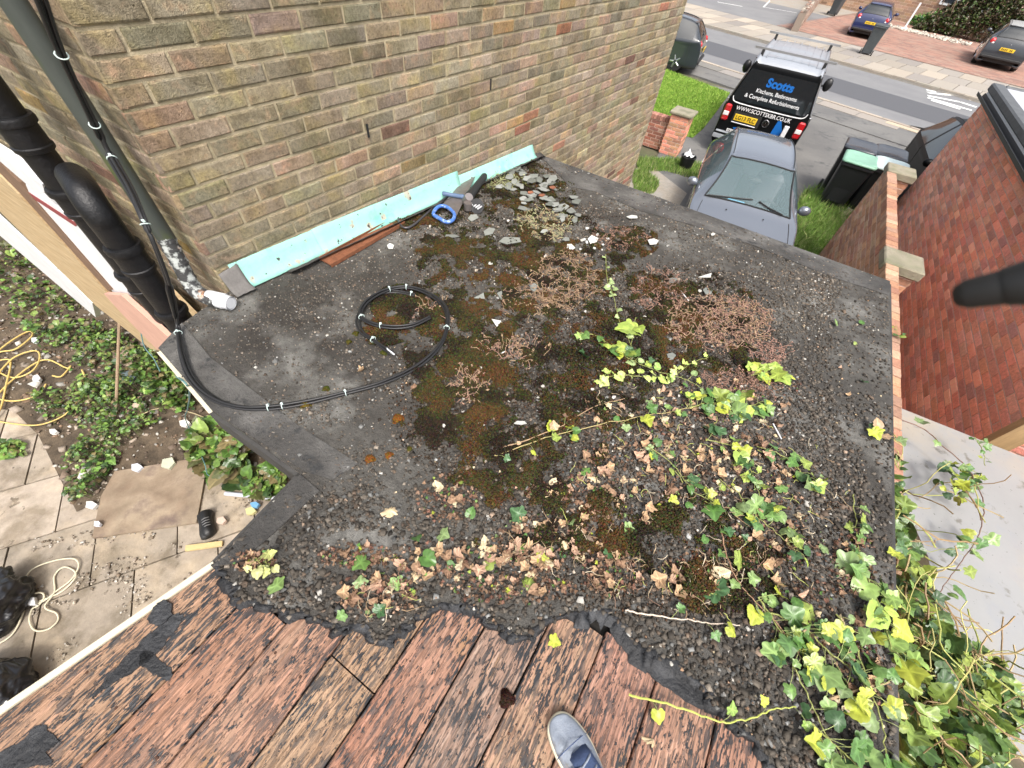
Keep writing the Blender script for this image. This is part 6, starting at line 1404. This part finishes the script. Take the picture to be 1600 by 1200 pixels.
# cars across the road and on it
def hatch(label, uv, zref, rz_, paint, group='cars parked across the road', scale=1.0, extra=None, name='parked_car', roofm=None):
    """uv: pixel of the rear bumper centre at ground + zref"""
    p = gp(uv[0], uv[1], G + zref); f = Vector((-math.sin(rz_), math.cos(rz_), 0)); c = p + f * 2.06 * scale
    r = vehicle(name, label, 'car', (c.x, c.y, G + (.13 if p.y > 28 else 0)), rz_, HB, HW, paint, [(.76, 1.3), (-.76, 1.3), (.76, -1.28), (-.76, -1.28)], roofm=roofm, group=group); r.scale = (scale,) * 3
    lights_rear(r); plate(r, 0, -2.09, .68); 
    for sx in (1, -1): mirror(r, sx * .98, .72, .98, paint)
    q = MB(); q.box((-.75, -2.12, .33), (.75, -2.0, .42), bev=.02); q.build('bumper', M_rubber, r)
    q = MB(); q.tube([(0, -1.9, 1.03), (.3, -1.84, 1.1)], .01, 5); q.build('rear_wiper', M_rubber, r)
    q = MB(); q.lathe([(.05, 0), (.04, .012)], (0, 0, 0), 16, M=Matrix.Rotation(PI / 2, 3, 'X')); q.v = [(v[0], v[1] - 2.0, v[2] + .82) for v in q.v]; q.build('badge', M_chrome, r)
    q = MB(); q.box((-.52, -1.62, 1.385), (.52, -1.45, 1.41), bev=.01); q.build('spoiler', paint, r)
    return r
hatch('navy blue hatchback parked on the paved drive across the road', (1350, 53), .35, math.radians(-3), M_pblue)
cc = hatch('dark crossover with grey roof parked at the far right across the road', (1556, 100), .35, math.radians(-8), M_pdark, scale=1.13, roofm=mat('grey roof', (.3, .3, .29), .4))
bk_ = hatch('black hatchback on the near side of the road behind the brick wall', (1096, 86), .5, math.radians(97), M_pdark, group='cars on this side')
# black car next door, half hidden by the red building
p = gp(1440, 262, G + .3)
nb = vehicle('parked_car', 'glossy black car half hidden behind the red brick wall', 'car', (3.8, 13.2, G), math.radians(184), HB, HW, M_pblack, [(.76, 1.3), (-.76, 1.3), (.76, -1.28), (-.76, -1.28)], group='cars on this side')
for sx in (1, -1):
    mirror(nb, sx * .98, .72, .98, M_pblack); blob(nb, 'headlight', (sx * .6, 1.97, .66), (.17, .12, .09), M_clear, sx * .3)
pl_box(nb, 'grille', (-.5, 2.05, .35), (.5, 2.11, .55), M_rubber, .02); lights_rear(nb)
# ---------------------------------------------------------------- across the road
def wpt(u, w, z=ZF): p = KA + rd * u + rn * w; return Vector((p.x, p.y, z))
bt = up(1352, 84); wbin((bt.x, bt.y, G + .13), math.radians(10), M_bing, 'dark grey wheelie bin standing in front of the navy car', body=M_bing, h=1.06, group='bins across the road').rotation_euler[2] += 2.9
bt = up(1300, 24); wbin((bt.x, bt.y, G + .13), math.radians(160), M_bing, 'dark bin standing against the far rubble stone wall', body=M_bing, h=1.06, group='bins across the road')
# rubble-topped garden wall left of the paved drive
a, b = up(1246, 50), up(1300, -22); d = (b - a); L_w = d.length; d.normalize(); n = Vector((-d.y, d.x, 0))
gwl = empty('garden_wall', a, label='broken stone topped garden wall across the road', cat='wall'); q = MB()
q.prism([a - n * .0, b, b + n * .35, a + n * .35], (0, 0, .75), c=(.25, .2, .16))
for i in range(int(L_w / .22)):
    for j in range(2):
        p = a + d * (i * .22 + .05) + n * (j * .17 + .02) + Vector((0, 0, .74)); M = Matrix.Translation(p) @ Matrix.Rotation(math.atan2(d.y, d.x) + rnd.uniform(-.1, .1), 4, 'Z'); q.box((0, 0, 0), (.2, .15, rnd.uniform(.07, .16)), 0, jc(rnd.choice([(.3, .25, .2), (.4, .36, .3), (.26, .17, .13), (.2, .16, .13)])), M=M, bev=.02)
for s_ in (-.004, .354):
    for k_ in range(5):
        for i in range(int(L_w / .45)):
            p = a + d * (i * .45 + (k_ % 2) * .2) + n * s_ + Vector((0, 0, .02 + k_ * .145)); M = Matrix.Translation(p) @ Matrix.Rotation(math.atan2(d.y, d.x), 4, 'Z'); q.box((0, -.012, 0), (.4, .012, .125), 0, jc(rnd.choice([(.3, .2, .15), (.36, .28, .22), (.24, .15, .12)])), M=M, bev=.008)
under(q.build('wall', M_slab), gwl)
# house front with white window, hedge bed and post
u0, w0 = uw(up(1395, 36)); HW0 = FW + 15.2
h2 = empty('far_house', wpt(8, HW0), label='brown brick house front with white window across the road', cat='house')
q = MB(); o_ = wpt(-12, HW0); 
brickwall(q, (o_.x, o_.y, 0), rd, -rn, 0, 17.8, G, G + 5, .45, .15, [(.3, .2, .13), (.34, .24, .17), (.26, .17, .12), (.36, .24, .15)])
P = [wpt(-12, HW0, G) + rn * .1, wpt(5.8, HW0, G) + rn * .1, wpt(5.8, HW0 + 7, G), wpt(-12, HW0 + 7, G)]; q.prism(P, (0, 0, 5.0), 1)
under(q.build('wall', [M_brickR, M_mortR]), h2)
q = MB(); P = [wpt(-12.3, HW0 - .3, G + 5.01), wpt(6.1, HW0 - .3, G + 5.01), wpt(6.1, HW0 + 3.5, G + 7.5), wpt(-12.3, HW0 + 3.5, G + 7.5)]; q.prism(P, (0, 0, .12)); P = [wpt(-12.3, HW0 + 7.3, G + 5.01), wpt(6.1, HW0 + 7.3, G + 5.01), wpt(6.1, HW0 + 3.5, G + 7.5), wpt(-12.3, HW0 + 3.5, G + 7.5)]; q.prism(P, (0, 0, .12)); under(q.build('roof', mat('brown roof tile', (.16, .09, .06), .85, var=.3, vs=6)), h2)
for (ua, ub) in ((-8, -5), (1.5, 4.3)):
    q = MB(); q.prism([wpt(ua, HW0 - .09, G + 1.3), wpt(ub, HW0 - .09, G + 1.3), wpt(ub, HW0 - .01, G + 1.3), wpt(ua, HW0 - .01, G + 2.0)], (0, 0, 1.4)); wn = under(q.build('window', M_white), h2)
    q = MB(); 
    for k_ in range(3):
        s0 = ua + .08 + k_ * (ub - ua) / 3; s1 = s0 + (ub - ua) / 3 - .14; q.prism([wpt(s0, HW0 - .1, G + 1.42), wpt(s1, HW0 - .1, G + 1.42), wpt(s1, HW0 - .093, G + 1.42), wpt(s0, HW0 - .093, G + 2.1)], (0, 0, 1.2))
    o = q.build('pane', M_glass); o.parent = wn
# hedge: ivy covered bank at the right
HD = [(.07, .05, .03), (.05, .065, .02), (.1, .07, .045), (.04, .05, .015), (.06, .1, .025)]
print('W', FW, HW0, uw(up(1440, 48)), uw(up(1540, 70)), uw(up(1588, 66)), uw(up(1395, 36)))
it = []
p1 = up(1440, 48); p2 = up(1540, 70); 
hc = (p1 + p2) / 2; hroot = empty('hedge', hc, label='dark brown and green overgrown hedge across the road', cat='hedge'); 
dd = (p2 - p1); Lh = dd.length; dd.normalize(); nn = Vector((-dd.y, dd.x, 0))
for _ in range(12000):
    s = rnd.uniform(-.6, Lh + 3); d_ = rnd.uniform(0, 1.6); top = 3.6 * min(1, (s + .7) / 3.6) * min(1, (d_ + .35) / 1.3) * (1 + .25 * mn.noise(Vector((s, d_, 0))))
    z_ = top * rnd.random() ** .45; p = p1 + dd * s + nn * (d_ + .25 * mn.noise(Vector((s * 2, z_ * 2, 3)))) - hc; it.append(((p.x, p.y, z_), rnd.uniform(.07, .16), rnd.uniform(0, 6.3), rnd.gauss(0, .8), rnd.gauss(0, .6), jc(rnd.choice(HD), .6, 1.5), rnd.choice((2, 3))))
leafcloud(it, M_leaf, 'foliage', hroot)
q = MB()
for _ in range(60):
    s, d_ = rnd.uniform(0, Lh + 2), rnd.uniform(.2, 1.4); p = p1 + dd * s + nn * d_ - hc; q.tube([(p.x, p.y, 0), (p.x + rnd.gauss(0, .2), p.y + rnd.gauss(0, .2), rnd.uniform(.6, 1.8))], .025, 5, c=jc((.16, .11, .07)))
q.build('branches', M_stem, hroot)
it = []; p3 = up(1450, 44)
for _ in range(1100):
    a, r = rnd.uniform(0, 6.3), rnd.random() ** .5 * 1.0; it.append(((r * math.cos(a) * 1.3, r * math.sin(a) * .8, rnd.random() * 1.1 * (1 - r * .6)), rnd.uniform(.07, .14), rnd.uniform(0, 6.3), rnd.gauss(0, .7), rnd.gauss(0, .5), jc(rnd.choice([(.06, .16, .03), (.1, .22, .04), (.04, .1, .04)])), 2))
sr = empty('shrub', p3, label='bright green shrub at the left end of the far hedge', cat='shrub'); leafcloud(it, M_leaf, 'foliage', sr)
q = MB()
for _ in range(6): q.tube([(rnd.gauss(0, .1), rnd.gauss(0, .1), 0), (rnd.gauss(0, .3), rnd.gauss(0, .2), .7)], .02, 5, c=(.12, .08, .05))
q.build('stems', M_stem, sr)
# white stone edging, post
P_, S_, C_ = [], [], []
for i in range(420):
    t = rnd.random(); p = up(1385 + 130 * t + rnd.gauss(0, 1), 40 + 31 * t + rnd.gauss(0, 1.2)); P_.append((p.x, p.y, G + .16)); S_.append(rnd.uniform(.05, .13)); C_.append(jc((.5, .45, .38), .7, 1.2))
icloud('stone_edging', P_, S_, C_, M_stone, label='pale stone edging along the far planting bed')
a = up(1412, 46); q = MB(); q.box((-.05, -.05, 0), (.05, .05, 1.3), bev=.01); q.box((-.16, -.12, 0), (.16, .12, .1), bev=.02); o = q.build('post', M_white); o.location = a; tag(o, label='white wooden post standing in front of the far house', cat='post')
# dark house at the far right with white barge and window
d3 = up(1588, 66); dh = empty('dark_house', d3, label='dark rendered house corner with white trims at the top right', cat='house')
ud, wd_ = uw(d3); q = MB(); wd_ = HW0 - 3.4; ud = pp(1578, 20, wpt(0, wd_ + 4.6), rn); ud = uw(ud)[0] + 2.2; P = [wpt(ud - 2.2, wd_ + 4.6, G), wpt(ud + 10, wd_ + 4.6, G), wpt(ud + 10, wd_ + 12, G), wpt(ud - 2.2, wd_ + 12, G)]; q.prism(P, (0, 0, 5)); under(q.build('wall', mat('dark render', (.035, .037, .04), .8, var=.2, vs=4)), dh)
def trim(u_, h0, h1, w=.06, nm='white_trim'):
    q = MB(); q.prism([wpt(u_ - w, wd_ + 4.54, G + h0), wpt(u_ + w, wd_ + 4.54, G + h0), wpt(u_ + w, wd_ + 4.59, G + h0), wpt(u_ - w, wd_ + 4.59, G + h0)], (0, 0, h1 - h0)); under(q.build(nm, M_white), dh)
trim(ud - 2.0, .1, 5, .05); trim(ud - .2, .1, 5, .1); trim(ud + 1.6, .1, 5, .1)
# forecourt paving edge kerbs and a broken slab line
q = MB(); p = wpt(uw(up(1262, 40))[0] - .1, FW + .02, G + .14); pass
# distant trees and houses behind, to close the horizon
M_far = mat('far brick', (.3, .2, .15), .9, var=.2, vs=1)
for i, (ua, L2, lb) in enumerate(((-46, 16, 'far terrace house left of the stone wall, mostly out of view'), (-26, 12, 'far terrace house beyond the black hatchback'))):
    q = MB(); P = [wpt(ua, HW0 + 1, G), wpt(ua + L2, HW0 + 1, G), wpt(ua + L2, HW0 + 9, G), wpt(ua, HW0 + 9, G)]; q.prism(P, (0, 0, 5)); r = empty('far_house', P[0], label=lb, cat='house'); under(q.build('wall', M_far), r)
    q = MB(); A1, A2 = wpt(ua - .3, HW0 + .7, G + 5), wpt(ua + L2 + .3, HW0 + .7, G + 5); B1, B2 = wpt(ua - .3, HW0 + 5, G + 7.6), wpt(ua + L2 + .3, HW0 + 5, G + 7.6); C1, C2 = wpt(ua - .3, HW0 + 9.3, G + 5), wpt(ua + L2 + .3, HW0 + 9.3, G + 5)
    q.add([A1, A2, B1, B2, C1, C2], [[0, 1, 3, 2], [2, 3, 5, 4], [0, 2, 4], [1, 5, 3], [0, 4, 5, 1]]); under(q.build('roof', mat('far roof', (.14, .09, .07), .9)), r)
# paved hard standing opposite with white bay lines
band(KA, KB, FW + .02, FW + 9, G + .125, 'hardstanding', M_road, u0=-26, u1=uw(up(1240, 45))[0] - .3, kind='structure', thick=.02)
def wline(p, q_, w=.05):
    a, b = up(*p), up(*q_); a.z = b.z = G + .131; d = (b - a).normalized(); n = Vector((-d.y, d.x, 0)) * w; m_ = MB(); m_.add([a - n, b - n, b + n, a + n], [[0, 1, 2, 3]]); tag(m_.build('road_marking', M_paint), kind='structure')
wline((1193, 11), (1245, 20)); wline((1193, 11), (1203, 1)); wline((1121, 3), (1160, 10), .08)
